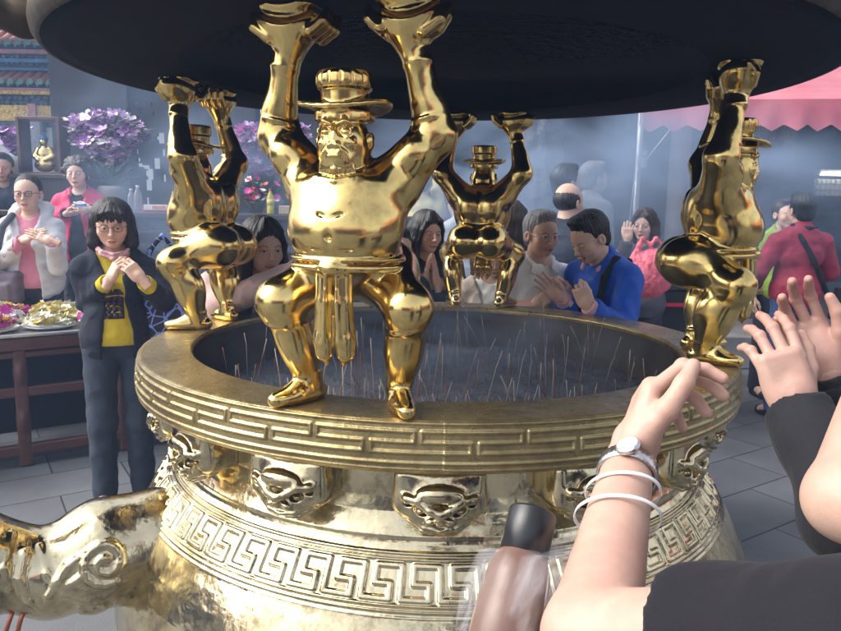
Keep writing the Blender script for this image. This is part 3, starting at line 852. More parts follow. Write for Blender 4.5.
def the_hand(kind, h=.0026):
    K = dict(open=dict(curl=(8, 10, 8), spread=3, thumb=.2), relaxed=dict(curl=(28, 32, 22), spread=2, thumb=.5), fist=dict(curl=(78, 85, 50), spread=0, thumb=1.),
             clasp=dict(per=[(60, 50, 30), (52, 50, 30), (46, 46, 28), (38, 40, 25)], spread=1, thumb=.7), spread=dict(curl=(10, 14, 10), spread=9, thumb=-.2),
             pinch=dict(per=[(50, 40, 25), (42, 40, 25), (38, 38, 22), (40, 45, 25)], spread=3, thumb=.9), flat=dict(curl=(4, 6, 4), spread=.5, thumb=.35))[kind]
    return get_hand((kind, h), h=h, **K)

HEADS = {}
def get_head(male, age, wide, h):
    k = (male, age, wide, h)
    if k not in HEADS: HEADS[k] = head_mesh(h, male, age, wide)
    return HEADS[k]

def groove(V, c, amp=.002, freq=60, seed=0, zf=4):
    """comb strand grooves into a hair surface"""
    d = V-np.array(c); a = np.arctan2(d[:, 0], d[:, 1]+.02)
    P = np.stack([a*freq/6.28, d[:, 2]*zf, 0*a+seed], 1)
    n = wob(P, 1, seed, 3); r = d/(np.linalg.norm(d, axis=1, keepdims=True)+1e-9)
    return V+r*(n*amp)[:, None]

def hair_sdf(style, h=.003, wide=1.0, seed=1):
    w = wide
    s = Sdf((-.17, -.16, -.34), (.17, .2, .19), h)
    if style == 'short':
        s.ell((0, .02, .045), (.081*w, .098, .090), None, .0)
        s.ell((0, -.035, .105), (.055, .05, .03), rotm(-10, 0, 0), .02)
        s.box((0, -.12, -.05), (.2, .085, .10), None, .02, .012, True)
        s.op(lambda X, Y, Z: np.maximum(Z+.03+.0*X, -(Z+.4)), (-.17, -.16, -.34), (.17, .2, -.03), .01, True)
        s.ell((0, .05, -.02), (.068, .05, .06), None, .02)
        s.ell((0, -.1, .0), (.060, .075, .060), None, .01, True)
        for sg in (-1, 1): s.ell((sg*.079, .0, -.015), (.02, .026, .034), None, .006, True)
    elif style == 'bald':
        s.ell((0, .025, .02), (.078*w, .092, .075), None, 0)
        s.ell((0, .0, .125), (.060, .08, .06), None, .012, True)
        s.ell((0, -.1, .03), (.08, .09, .09), None, .01, True)
        for sg in (-1, 1): s.ell((sg*.079, .0, -.01), (.02, .022, .03), None, .006, True)
    elif style == 'tied':
        s.ell((0, .018, .04), (.077*w, .095, .089), None, 0)
        s.ell((0, -.105, -.025), (.060, .075, .085), None, .012, True)
        s.box((0, 0, -.14), (.2, .2, .12), None, .02, .02, True)
        for sg in (-1, 1): s.ell((sg*.079, .0, -.015), (.018, .022, .034), None, .006, True)
        s.ell((0, .12, .03), (.035, .035, .035), None, .01)
    elif style == 'curly':
        s.ell((0, .02, .045), (.100*w, .105, .098), None, 0)
        r = np.random.default_rng(seed)
        for i in range(70):
            v = r.normal(size=3); v /= np.linalg.norm(v)
            if v[1] < -.55 and v[2] < .45: continue
            if v[2] < -.75: continue
            p = np.array((0, .02, .03))+v*np.array((.098*w, .10, .098)); s.ell(p, (.024, .024, .021), None, .008)
        s.ell((0, -.11, -.015), (.059, .085, .075), None, .010, True)
        s.box((0, 0, -.15), (.2, .2, .09), None, .02, .02, True)
    elif style in ('bob', 'long', 'shoulder'):
        L = {'bob': -.12, 'shoulder': -.17, 'long': -.27}[style]
        s.ell((0, .018, .045), (.088*w, .103, .092), None, 0)
        for sg in (-1, 1):
            s.chain([(sg*.062*w, .0, .02), (sg*.074*w, .0, -.05), (sg*.078*w, -.008, L+.03), (sg*.070*w, -.012, L)], [.035, .032, .030, .020], .02)
            s.chain([(sg*.055*w, .06, .02), (sg*.064*w, .055, -.06), (sg*.066*w, .045, L)], [.045, .042, .028], .02)
        s.chain([(0, .07, .02), (0, .075, -.06), (0, .065, L+.01)], [.06, .055, .03], .02)
        s.ell((0, -.115, -.03), (.052, .09, .085), None, .010, True)
        s.cap((0, -.03, -.08), (0, -.12, -.30), .052, .075, .01, True)
        if style == 'bob':    # fringe
            for i in range(9):
                x = (i-4)*.0135
                s.chain([(x*.5, -.045, .112-abs(x)*.3), (x*.95, -.080, .078-abs(x)*.25), (x*1.15+.003*math.sin(i*2.3), -.092+abs(x)*.35, .028+.005*math.sin(i*1.7))], [.014, .012, .005], .006)
        else:
            for sg in (-1, 1):
                s.chain([(sg*.008, -.045, .12), (sg*.040, -.083, .075), (sg*.066*w, -.062, .02), (sg*.072*w, -.05, -.04)], [.016, .014, .012, .012], .012)
    return s
HAIRS = {}
def get_hair(style, h, wide, seed=1):
    k = (style, h, wide, seed)
    if k not in HAIRS:
        V, F = hair_sdf(style, h, wide, seed).mesh(); V = relax(V, F, 1, .4)
        c = (0, .02, .03)
        V = groove(V, c, .0028 if style != 'curly' else .003, 70 if style != 'curly' else 24, seed, 5 if style != 'curly' else 40)
        HAIRS[k] = (V, F)
    return HAIRS[k]

ARM_DOWN = lambda sg: dict(el=(sg*.225, .02, 1.05), wr=(sg*.235, -.05, .83), hd=(sg*.05, -.15, -1), n=(-sg, 0, 0), kind='relaxed')
def person(label, loc, yaw, H=1.6, male=False, head=(0, 0, 0), lean=0, arms=None, skin=(.58, .37, .27), hair=('short', M_HBLACK), top=None, jacket=None, trousers=(.04, .045, .06),
           glasses=None, age=0, closed=False, down=0., wide=1.0, fine=.0026, group=None, sleeve=1.0, jsleeve=.95, blush=.12, long_coat=0, collar=None, headoff=(0, 0, 0), legs=None, bodyh=.007, stout=1.0, jopen=.07, lip=(.42, .13, .12), tsleeve=None, hoodie=False, hands=True):
    """a standing person; local frame faces -Y, person's left is +x"""
    S = H/1.6; root = None
    lr = rotm(lean, 0, 0) if lean else np.eye(3); piv = np.array((0, .02, .92))
    def L(p): p = np.array(p, float); return (lr@(p-piv)+piv if lean else p)
    arms = arms or {}
    A = {sg: {**ARM_DOWN(sg), **arms.get(sg, {})} for sg in (-1, 1)}
    sw = (.138 if not male else .165)
    sh = {sg: L((sg*sw, .01, 1.268)) for sg in (-1, 1)}
    for sg in (-1, 1):
        A[sg]['el'] = np.array(A[sg]['el'], float); A[sg]['wr'] = np.array(A[sg]['wr'], float)
    st = stout
    legsd = legs or {}
    LG = {sg: legsd.get(sg, [(sg*.085, .01, .86), (sg*.09, -.005, .46), (sg*.095, .02, .08)]) for sg in (-1, 1)}
    def torso(s, e=0., lo=True, k=.02):
        s.ell(L((0, .01, .93)), (.150*st+e*(2.3 if e < .02 else 1.45), .108*st+e*(2.3 if e < .02 else 1.45), .12+e*3), lr, k)
        s.ell(L((0, 0, 1.04)), (.132*st+e, .098*st+e, .12+e), lr, k)
        s.ell(L((0, .005, 1.19)), ((.146 if not male else .158)*(st*.5+.5)+e, .102+e, .13+e), lr, k)
        if not male:
            for sg in (-1, 1): s.ell(L((sg*.062, -.072, 1.185)), (.056+e*.6, .046+e*.6, .052+e*.6), lr, .02)
        s.chain([L((-sw+.01, .015, 1.272)), L((-.05, .018, 1.305)), L((.05, .018, 1.305)), L((sw-.01, .015, 1.272))], [.046+e, .052+e, .052+e, .046+e], .03)
        s.cap(L((0, .02, 1.30)), L((0, .02, 1.36)), .062+e, .048+e, .03)
    def arm(s, sg, e=0., f=1., k=.015, a0=.046, a1=.036, a2=.024):
        el, wr = A[sg]['el'], A[sg]['wr']; L1 = np.linalg.norm(el-sh[sg]); L2 = np.linalg.norm(wr-el)
        tot = f*(L1+L2)
        if male: a0, a1, a2 = a0*1.1, a1*1.1, a2*1.1
        p1 = el if tot >= L1 else sh[sg]+(el-sh[sg])*tot/L1
        s.cap(sh[sg], p1, a0+e, (a1+e) if tot >= L1 else (a0+e)*.95, k)
        end, d = p1, (p1-sh[sg])
        if tot > L1:
            t = (tot-L1)/L2; end = el+(wr-el)*t; d = wr-el
            s.cap(el, end, a1+e, a1+(a2-a1)*t+e, k)
        d = d/np.linalg.norm(d); return end, d
    # ---- body surface
    s = Sdf((-.62, -.62, -.01), (.62, .45, 1.62), bodyh)
    torso(s)
    hc = L((0, -.012, 1.487))+np.array(headoff); hR = rotm(*head)
    s.cap(L((0, .025, 1.31)), hc+hR@np.array((0, .02, -.075)), .050 if not male else .058, .042 if not male else .052, .02)
    for sg in (-1, 1): arm(s, sg)
    for sg in (-1, 1):
        g = LG[sg]; s.chain(g, [.082*st, .055, .036], .02)
        s.cap(g[2], (g[2][0]+sg*.02, g[2][1]-.11, .035), .034, .03, .02)
    V, F = s.mesh(); V = relax(V, F, 1, .3)
    parts = [(V, F, skincol(len(V), skin))]
    hv, hf = get_head(male, age, wide, fine)
    parts.append((trs(hv, hR, hc), hf, head_col(hv, skin, closed=closed, down=down, blush=blush, lip=lip, stubble=male)))
    for sg in (-1, 1):
        if not hands: continue
        a = A[sg]; k = a['kind']; v, f = the_hand(k, max(fine, .0026)); c = hand_col(v, skin)
        if sg > 0: v = v*np.array((-1, 1, 1)); f = f[:, ::-1]
        hs_ = .90 if not male else .98
        M = hand_frame(a['hd'], a['n'])
        parts.append((trs(v*hs_, M, a['wr']), f, c))
    V, F, C = join(parts)
    body = mesh_obj('person', V, F, M_SKIN, None, True, C)
    body.location = loc; body.rotation_euler = (0, 0, R(yaw)); body.scale = (S, S, S)
    tag(body, label, 'person', group)
    def wrap(s, name, mat, amp=.005, f=7, seed=3, V=None, F=None):
        if V is None: V, F = s.mesh()
        V = relax(V, F, 1 if bodyh > .005 else 4, .3); N = vnorm(V, F)
        n = wob(V*np.array((1, 1, .75)), f, seed, 2); n2 = wob(V*np.array((.8, .8, 1.4)), f*1.7, seed+9, 1)
        zt = np.clip((V[:, 2]-V[:, 2].min())/.06, .15, 1); V = V+N*(((np.abs(n)*-1.3+.5)*amp+n2*amp*.4)*zt)[:, None]
        return mesh_obj(name, V, F, mat, body)
    # ---- hair
    st_, hm = hair[0], hair[1]
    v, f = get_hair(st_, max(.003, fine), wide)
    mesh_obj('hair', trs(v, hR, hc), f, hm, body)
    bb = ((-.62, -.62, -.01), (.62, .45, 1.62))
    # ---- shirt / blouse
    sd = int(abs(loc[0]*37+loc[1]*11)) % 90
    if top is not None:
        s = Sdf((bb[0][0], bb[0][1], .7), bb[1], bodyh)
        torso(s, .010)
        for sg in (-1, 1):
            e, d = arm(s, sg, .012, sleeve if tsleeve is None else tsleeve)
            s.cap(e+d*(.045 if tsleeve is None else .075), e+d*.15, .055 if tsleeve is None else .085, .06 if tsleeve is None else .09, .0 if tsleeve is None else .006, True)
        s.op(lambda X, Y, Z: .84-Z+0*X+0*Y, (bb[0][0], bb[0][1], .7), (bb[1][0], bb[1][1], .84), .008, True) if not long_coat else None
        s.op(lambda X, Y, Z: Z-.885+0*X+0*Y, (bb[0][0], bb[0][1], .7), (bb[1][0], bb[1][1], .885), 0, True)
        s.cap(L((0, -.02, 1.375)), L((0, -.06, 1.43)), .058, .075, .006, True)
        wrap(s, 'shirt', top, .004, 6, sd)
    if jacket is not None:
        s = Sdf((bb[0][0], bb[0][1], .55), bb[1], bodyh)
        torso(s, .024)
        if long_coat: s.ell(L((0, .01, .80)), (.185*st, .14*st, .16), lr, .04)
        for sg in (-1, 1):
            e, d = arm(s, sg, .021, jsleeve)
            s.cap(e+d*.055, e+d*.13, .06, .065, .0, True)
        zc = .78 if not long_coat else .68
        s.op(lambda X, Y, Z: zc-Z+0*X+0*Y, (bb[0][0], bb[0][1], .55), (bb[1][0], bb[1][1], zc), .008, True)
        if jopen:
            a, b_ = L((0, -.17, 1.30)), L((0, -.17, .60))
            s.op(lambda X, Y, Z: np.maximum(np.abs(X)-(jopen+.02*np.sin(Z*9)+.25*np.maximum(Z-1.22, 0)), Y+.015+(Z-.92)*math.tan(R(lean))*1.), (-.25, -.4, .55), (.25, .1, 1.45), .012, True)
        s.cap(L((0, -.02, 1.385)), L((0, -.06, 1.44)), .064, .085, .006, True)
        if hoodie:
            s.chain([L((-.10, -.02, 1.335)), L((-.085, .06, 1.39)), L((0, .095, 1.41)), L((.085, .06, 1.39)), L((.10, -.02, 1.335))], [.028, .045, .055, .045, .028], .015)
        wrap(s, 'jacket', jacket, .007, 5, sd+4)
    if collar is not None:
        s = Sdf((-.2, -.25, 1.15), (.2, .2, 1.5), .004)
        for sg in (-1, 1):
            s.chain([L((sg*.0, .066, 1.385)), L((sg*.055, .050, 1.38)), L((sg*.074, -.005, 1.36)), L((sg*.052, -.068, 1.325))], [.015, .016, .016, .013], .012)
            if jacket is None: s.ell(L((sg*.052, -.088, 1.312)), (.036, .010, .030), lr@rotm(-28, sg*28, sg*28), .010)
        wrap(s, 'collar', collar, .002, 9, sd)
    # ---- trousers and shoes
    tm = trousers if not isinstance(trousers, tuple) else cloth_mat('trouser_%d_%d_%d' % tuple(int(c*1000) for c in trousers), trousers)
    s = Sdf((-.3, -.3, .03), (.3, .3, 1.06), bodyh)
    s.ell((0, .012, .92), (.157*st, .119*st, .13), None, .02)
    for sg in (-1, 1): s.chain(LG[sg], [.086*st, .073, .060], .02)
    s.op(lambda X, Y, Z: Z*0-(Z-1.0)+0*X+0*Y, (-.3, -.3, 1.0), (.3, .3, 1.06), 0, True)
    s.op(lambda X, Y, Z: (Z-.055)+0*X+0*Y, (-.3, -.3, .03), (.3, .3, .055), 0, True)
    wrap(s, 'trousers', tm, .006, 5, sd+2)
    for sg in (-1, 1):
        g = LG[sg][2]; s = Sdf((g[0]-.1, g[1]-.24, -.01), (g[0]+.1, g[1]+.12, .14), .006)
        s.cap((g[0], g[1]+.02, .035), (g[0]+sg*.015, g[1]-.13, .03), .036, .036, .01); s.cap((g[0], g[1], .05), (g[0], g[1]-.05, .05), .036, .03, .01); s.half((0, 0, -1), 0)
        v, f = s.mesh(); mesh_obj('shoe', v, f, M_SHOE, body)
    if glasses is not None:
        mb = MB()
        for sg in (-1, 1):
            P = []
            for t in np.linspace(0, 2*np.pi, 20):
                P.append(hR@np.array((sg*.031+.021*math.copysign(abs(math.cos(t))**.7, math.cos(t)), -.1005+.06*abs(sg*.031+.02*math.cos(t))*.6-.0, -.002+.015*math.copysign(abs(math.sin(t))**.7, math.sin(t))))+hc)
            mb.tube(P, glasses[1], 6, False)
            mb.tube([hR@np.array(p)+hc for p in ((sg*.052, -.096, .004), (sg*.071, -.07, .006), (sg*.078, .0, .004))], glasses[1]*.9, 6)
        mb.tube([hR@np.array(p)+hc for p in ((-.011, -.100, .003), (0, -.103, .005), (.011, -.100, .003))], glasses[1], 6)
        mb.build('glasses', glasses[0], body, True)
    body['_hc'] = tuple(hc); 
    del body['_hc']
    return body
# ------------------------------------------------------------------ the temple round the courtyard
M_WOOD = basic('dark_lacquer_wood', (.035, .018, .016), .42, .4, 6, bmp=.2, bscale=25)
M_WOOD2 = basic('red_brown_wood', (.10, .040, .030), .45, .35, 5, bmp=.2, bscale=25)
M_DARK = basic('smoked_timber', (.018, .020, .026), .75, .5, 2, bmp=.3, bscale=20)
M_STONE = basic('pale_grey_stone', (.28, .28, .28), .8, .3, 3, bmp=.3, bscale=40)
M_DSTONE = basic('dark_carved_stone', (.07, .08, .09), .7, .6, 9, bmp=1., bscale=12, bdist=.05)
M_TILE = basic('orange_roof_tile', (.50, .17, .08), .5, .3, 3, bmp=.2)
M_GREEN = basic('green_glaze', (.10, .24, .17), .4, .3, 4, bmp=.1)
M_BLUE = basic('blue_paint', (.08, .22, .42), .6, .3, 4)
M_PINKP = basic('pink_paint', (.50, .22, .22), .6, .4, 6)
M_GILT = basic('gilt_carving', (.62, .42, .10), .42, .5, 14, metal=.5, bmp=1., bscale=18, bdist=.05)
M_WHITE = basic('white_plaster', (.70, .70, .68), .8, .12, 2)
M_TRAY = basic('steel_tray', (.5, .5, .5), .3, .15, 9, metal=.9)
M_RED = basic('red_plastic', (.60, .02, .05), .35, .1)
M_LEAF = basic('leaf_green', (.05, .10, .035), .5, .4, 8)
M_ORCHID = basic('lilac_petals', (.54, .34, .60), .6, .35, 30); M_ORCHIDD = basic('purple_petals', (.28, .10, .34), .6, .35, 30)
M_MAG = basic('magenta_petals', (.55, .04, .32), .6, .3, 30); M_CREAM = basic('cream_petals', (.75, .72, .50), .6, .2, 30); M_YPET = basic('yellow_petals', (.75, .60, .15), .6, .2, 30); M_WPET = basic('white_petals', (.75, .74, .72), .6, .2, 30)

def plank(mb, a, b, w, h): pass
# --- offering table (front left) ------------------------------------------
tab = empty('offering_table', (-2.3, 3.86, 0), R(33), 'dark red wooden offering table with open rails and steel top, loaded with plates of flowers', 'table')
def tb(name, mat, boxes, par=tab, bev=.006):
    mb = MB()
    for c, h in boxes: mb.box(c, h, bev=bev)
    return mb.build(name, mat, par)
x0, x1, dp = -1.6, 1.75, .85; xm, xh = (x0+x1)/2, (x1-x0)/2
tb('tabletop', M_TRAY, [((xm, dp/2, .765), (xh, dp/2, .012))])
tb('apron', M_WOOD2, [((xm, .02, .715), (xh, .018, .035)), ((xm, .03, .655), (xh-.01, .016, .018)), ((xm, dp-.02, .70), (xh, .018, .05))])
tb('rail', M_WOOD2, [((xm, .035, .44), (xh, .02, .028))]); tb('rail', M_WOOD2, [((xm, .035, .10), (xh, .022, .03))]); tb('rail', M_WOOD2, [((xm, dp-.03, .12), (xh, .02, .03))])
for i in range(7):
    x = x0+.06+i*(x1-x0-.12)/6
    s = Sdf((-.06, -.06, 0), (.06, .06, .76), .01); s.box((0, 0, .38), (.034, .026, .38), None, .01, 0)
    for z in (.27, .55): s.ell((0, 0, z), (.03, .05, .07), None, .02) if i % 2 else s.ell((0, 0, z), (.046, .02, .05), None, .03)
    v, f = s.mesh(); o = mesh_obj('leg', v, f, M_WOOD2, tab); o.location = (x, .036, 0)
    mb = MB(); mb.box((x, dp-.04, .38), (.03, .03, .38), bev=.006); mb.build('leg', M_WOOD2, tab)
tb('back_panel', M_DARK, [((xm, dp*.62, .40), (xh-.05, .012, .33))])

def petals(mb, c, r, n, up, rs, w=.55, cup=.35):
    up = Vector(up).normalized(); a = up.orthogonal().normalized(); b = up.cross(a); ph = rs.uniform(0, 6)
    for i in range(n):
        t = ph+2*math.pi*i/n; d = a*math.cos(t)+b*math.sin(t); sd = up.cross(d)
        c0 = Vector(c)
        P = [c0, c0+d*r*.35+sd*r*w*.5+up*r*cup*.25, c0+d*r*.8+sd*r*w*.62+up*r*cup*.6, c0+d*r*1.05+up*r*cup*.7, c0+d*r*.8-sd*r*w*.62+up*r*cup*.6, c0+d*r*.35-sd*r*w*.5+up*r*cup*.25, c0+d*r*.6+up*r*cup*.15]
        mb.add([tuple(p) for p in P], [(0, 1, 6), (1, 2, 6), (2, 3, 6), (3, 4, 6), (4, 5, 6), (5, 0, 6)])
def flowers(name, mats, parent, pts, r, rs, n=5, up=None):
    mbs = MB()
    for p in pts:
        mbs.mi = rs.randrange(len(mats)); u = up or (rs.uniform(-.5, .5), rs.uniform(-.9, .2), rs.uniform(.3, 1))
        petals(mbs, p, r*rs.uniform(.7, 1.2), n, u, rs)
    return mbs.build(name, None, parent, False, mats=mats)
rs = random.Random(5)
def leaf(mb, a, b, w):
    a, b = Vector(a), Vector(b); d = b-a; s_ = d.cross(Vector((0, 0, 1))).normalized()*w; m = a+d*.5+Vector((0, 0, w*.8))
    mb.add([tuple(a), tuple(m+s_), tuple(b), tuple(m-s_), tuple(m+Vector((0, 0, -w*.3)))], [(0, 1, 4), (1, 2, 4), (2, 3, 4), (3, 0, 4)])
pl_labels = []
cols = [([M_CREAM, M_WPET, M_YPET], 'cream and white'), ([M_MAG, M_WPET], 'magenta and white'), ([M_YPET, M_CREAM], 'yellow'), ([M_MAG, M_CREAM, M_YPET], 'mixed magenta and cream')]
k = 0
for iy in range(3):
    for ix in range(8):
        x = -.95+ix*.30+.05*iy; y = .16+iy*.27; m, cn = cols[(ix+2*iy) % 4]
        wpt = tab.matrix_basis @ Vector((x, y, .779))
        t = empty('flower_plate', tuple(wpt), rs.uniform(0, 6), None, 'plate of flowers', 'plates of offering flowers on the steel topped table')
        t['label'] = 'round plate of %s blossoms on the steel topped table, %s row' % (cn, ('front', 'middle', 'rear')[iy])
        mb = MB(); mb.lathe([(.001, .004), (.10, .002), (.145, .018), (.15, .022), (.145, .014), (.10, 0), (.001, 0)], n=28); mb.build('plate', M_WPET, t, True)
        pts = []
        for q in range(60):
            a = rs.uniform(0, 6.28); rr = .14*math.sqrt(rs.random()); pts.append((rr*math.cos(a), rr*math.sin(a), .03+.05*rs.random()*(1-rr/.16)+.01))
        flowers('blossoms', m, t, pts, .034, rs, 6)
        mb = MB()
        for q in range(12):
            a = rs.uniform(0, 6.28); mb_ = (.11*math.cos(a), .11*math.sin(a), .03); leaf(mb, (mb_[0]*.3, mb_[1]*.3, .03), (mb_[0]*1.35, mb_[1]*1.35, .045+.02*rs.random()), .014)
        mb.build('leaves', M_LEAF, t)
# --- platform / steps and hall at the back ----------------------------------
mb = MB(); mb.box((-2.2, 8.6, .15), (3.6, 3.2, .15), bev=.01); o = mb.build('platform', M_STONE); tag(o, 'stone platform under the altar on the left', None, kind='structure')
mb = MB(); mb.box((8.2, 10.4, .16), (6.75, 3.6, .16), bev=.01); o = mb.build('hall_platform', M_STONE); tag(o, 'low stone step of the hall', None, kind='structure')

hall = empty('temple_hall', (2.5, 9.5, 0), 0, 'dark smoke filled temple hall with stone columns behind the worshippers', 'temple hall')
def hb(name, mat, boxes, bev=.0):
    mb = MB()
    for c, h in boxes: mb.box((c[0]-2.5, c[1]-9.5, c[2]), h, bev=bev)
    return mb.build(name, mat, hall)
hb('back_wall', M_DARK, [((6.2, 12.6, 2.2), (7.8, .1, 2.2))])
hb('side_wall', M_DARK, [((-1.52, 10.4, 2.2), (.08, 2.1, 2.2))])
hb('ceiling', M_DARK, [((6.2, 10.2, 4.05), (7.9, 2.7, .08))])
hb('eave_beam', M_DARK, [((6.2, 7.75, 3.7), (7.9, .12, .22))])
hb('wall_panel', M_DARK, [((-3.68, 8.2, 1.85), (.42, .12, 1.65))]); hb('wall_panel', M_DARK, [((-2.35, 8.2, 1.85), (.5, .12, 1.65))]); hb('wall_panel', M_DARK, [((-.75, 8.2, 1.85), (.93, .12, 1.65))])
hb('wall_panel', M_DARK, [((1.2, 8.9, 1.95), (1.0, .1, 1.65))])
# horizontal shelves and rails in the dark interior
hb('shelf', M_DSTONE, [((3.2, 12.3, 1.5), (4.5, .12, .03)), ((3.2, 12.3, 2.2), (4.5, .12, .03)), ((5, 11.6, .95), (5.5, .3, .05))])
def column(x, y, r, mat, carved=False, h=4.0):
    prof = [(r*1.5, 0), (r*1.5, .1), (r*1.25, .16), (r*1.35, .24), (r*1.05, .32), (r, .36), (r, h)]
    n = 40; V = []; F = []; m = 90 if carved else 12
    zs = np.concatenate([np.array([p[1] for p in prof[:-1]]), np.linspace(.37, h, m)]); rs_ = np.interp(zs, [p[1] for p in prof], [p[0] for p in prof])
    n = 64 if carved else 28
    th = np.linspace(0, 2*np.pi, n, endpoint=False); T, Z = np.meshgrid(th, zs); Rr = np.broadcast_to(rs_[:, None], T.shape)
    if carved:
        P = np.stack([np.cos(T), np.sin(T), Z*1.6+T*.25], -1).reshape(-1, 3)
        d = wob(P, .9, 4, 3).reshape(T.shape); Rr = Rr+np.where(Z > .4, np.clip(d, -.1, 1)*.09, 0)
    V = np.stack([Rr*np.cos(T), Rr*np.sin(T), Z], -1).reshape(-1, 3)
    i = np.arange(len(zs)-1)[:, None]*n; j = np.arange(n)[None, :]
    F = np.stack([i+j, i+(j+1) % n, i+n+(j+1) % n, i+n+j], -1).reshape(-1, 4)
    o = mesh_obj('column', V, F, mat, hall); o.location = (x-2.5, y-9.5, .15); return o
column(1.20, 7.5, .20, M_DSTONE, True); column(2.78, 7.9, .11, M_STONE); column(3.9, 8.2, .22, M_DSTONE, True); column(2.0, 10.2, .2, M_DSTONE); column(6.4, 8.2, .22, M_DSTONE, True); column(.2, 8.3, .16, M_DSTONE)
column(3.2, 10.9, .18, M_DARK); column(5.2, 10.6, .18, M_DARK)
# fluorescent lamps over notice racks
M_TUBE, nt_, b_ = node_mat('lit_tube'); b_.inputs['Emission Color'].default_value = (1, .93, .62, 1); b_.inputs['Emission Strength'].default_value = 6; b_.inputs['Base Color'].default_value = (.8, .8, .7, 1)
M_NOTICE = basic('pale_notice_rack', (.30, .33, .36), .7, .2, 5)
for i, (xa, xb, lab) in enumerate(((4.22, 4.50, 'short lit fluorescent lamp over a rack, just right of the right hand statue'), (4.97, 5.65, 'long lit fluorescent lamp over a rack at the right edge of the photo'))):
    t = empty('fluorescent_lamp', ((xa+xb)/2, 9.1, 2.0), 0, lab, 'lamp', 'lit fluorescent lamps in the dark hall'); hw = (xb-xa)/2
    mb = MB(); mb.tube([(-hw, 0, 0), (hw, 0, 0)], .022, 10); mb.build('tube', M_TUBE, t)
    mb = MB(); mb.box((0, .04, .04), (hw+.02, .03, .012)); mb.box((-hw-.01, .04, .02), (.012, .05, .03)); mb.box((hw+.01, .04, .02), (.012, .05, .03)); mb.build('fitting', M_METALG if 'M_METALG' in globals() else M_WHITE, t)
    t = empty('notice_rack', ((xa+xb)/2+.03, 9.16, 1.84), 0, lab.replace('lit fluorescent lamp over a rack', 'pale slotted rack under the lamp'), 'rack', 'pale racks under the lamps')
    mb = MB(); mb.box((0, .03, 0), (hw+.05, .01, .10)); mb.build('board', M_NOTICE, t)
    mb = MB()
    for r_i in range(3):
        for c_i in range(int(hw*2/.06)+1): mb.box((-hw-.03+c_i*.06+.03, .012, -.08+r_i*.075), (.022, .006, .028))
    mb.build('slots', M_WHITE, t)

# --- far gate with tiled roofs (top left) ------------------------------------
gate = empty('tiled_gate_hall', (-7.2, 13, 0), 0, 'ornate temple gate with orange and green tiled eaves and a gilded carved frieze, far left', 'gate hall')
def gb(name, mat, boxes, bev=0):
    mb = MB()
    for c, h in boxes: mb.box(c, h, bev=bev)
    return mb.build(name, mat, gate)
def eave(z0, depth=.55, rise=.34, w=2.6, y0=0):
    mb = MB(); me = MB(); x = -w
    while x < w:
        P = []
        for t in (0, .33, .66, 1): P.append((x, y0+t*depth, z0+rise*(t**1.2)))
        mb.tube(P, .05, 8); me.lathe([(.001, -.03), (.055, -.03), (.055, .0), (.001, .0)], n=10)
        # green end discs facing the front
        n0 = me.n-40
        for q in range(n0, me.n):
            vx, vy, vz = me.V[q]; me.V[q] = (x+vx, y0-.012+vz, z0+.0+vy)
        # drip tile
        me.add([(x+.06, y0-.01, z0-.0), (x+.15, y0-.01, z0), (x+.105, y0-.01, z0-.095)], [(0, 1, 2)])
        x += .17
    mb.add([(-w, y0, z0-.03), (w, y0, z0-.03), (w, y0+depth, z0+rise-.03), (-w, y0+depth, z0+rise-.03)], [(0, 1, 2, 3)])
    mb.build('tiles', M_TILE, gate, True); me.build('tile_ends', M_GREEN, gate)
eave(4.22); eave(3.56)
gb('fascia', M_PINKP, [((0, .10, 4.08), (2.6, .03, .035))]); gb('fascia', M_BLUE, [((0, .12, 3.93), (2.6, .05, .03))]); gb('fascia', M_PINKP, [((0, .10, 3.43), (2.6, .03, .035))]); gb('fascia', M_GILT, [((.3, .07, 3.38), (1.3, .03, .03))])
# bracket carving between the eaves
mb = MB(); r2 = random.Random(3)
for z in (3.94, 3.25):
    mb = MB()
    mb.box((0, .19, z), (2.6, .03, .10))
    for i in range(46):
        x = -2.5+i*.11
        for dz in (.05, -.05): mb.box((x+r2.uniform(-.02, .02), .14+r2.uniform(-.02, .02), z+dz+r2.uniform(-.02, .02)), (.035, .06, .03), bev=.01)
    mb.build('bracket_carving', M_DSTONE, gate)
gb('beam', M_BLUE, [((0, .25, 3.82), (2.6, .04, .03))]); gb('beam', M_DSTONE, [((0, .3, 3.24), (2.6, .06, .12))])
gb('upper_wall', M_DARK, [((0, .45, 3.7), (2.6, .05, .9))])
for x, w_ in ((-.62, .78), (.62, .30), (1.6, .3)):
    mb = MB(); mb.box((x, .1, 3.03), (w_, .03, .135))
    mb.build('frieze', M_GILT, gate)
gb('frieze_block', M_PINKP, [((.24, .08, 3.03), (.07, .04, .16))])
gb('lintel', M_DSTONE, [((-.7, .15, 2.80), (1.1, .06, .09))]); gb('wall', M_WHITE, [((.95, .3, 1.4), (1.7, .06, 1.4))]); gb('pillar', M_STONE, [((.26, .1, 1.4), (.13, .1, 1.48))])
gb('wall', M_GREEN, [((.85, .2, 2.3), (.3, .04, .5))])
gb('top_roof', M_DARK, [((0, -1.0, 4.98), (3.0, .9, .12))])

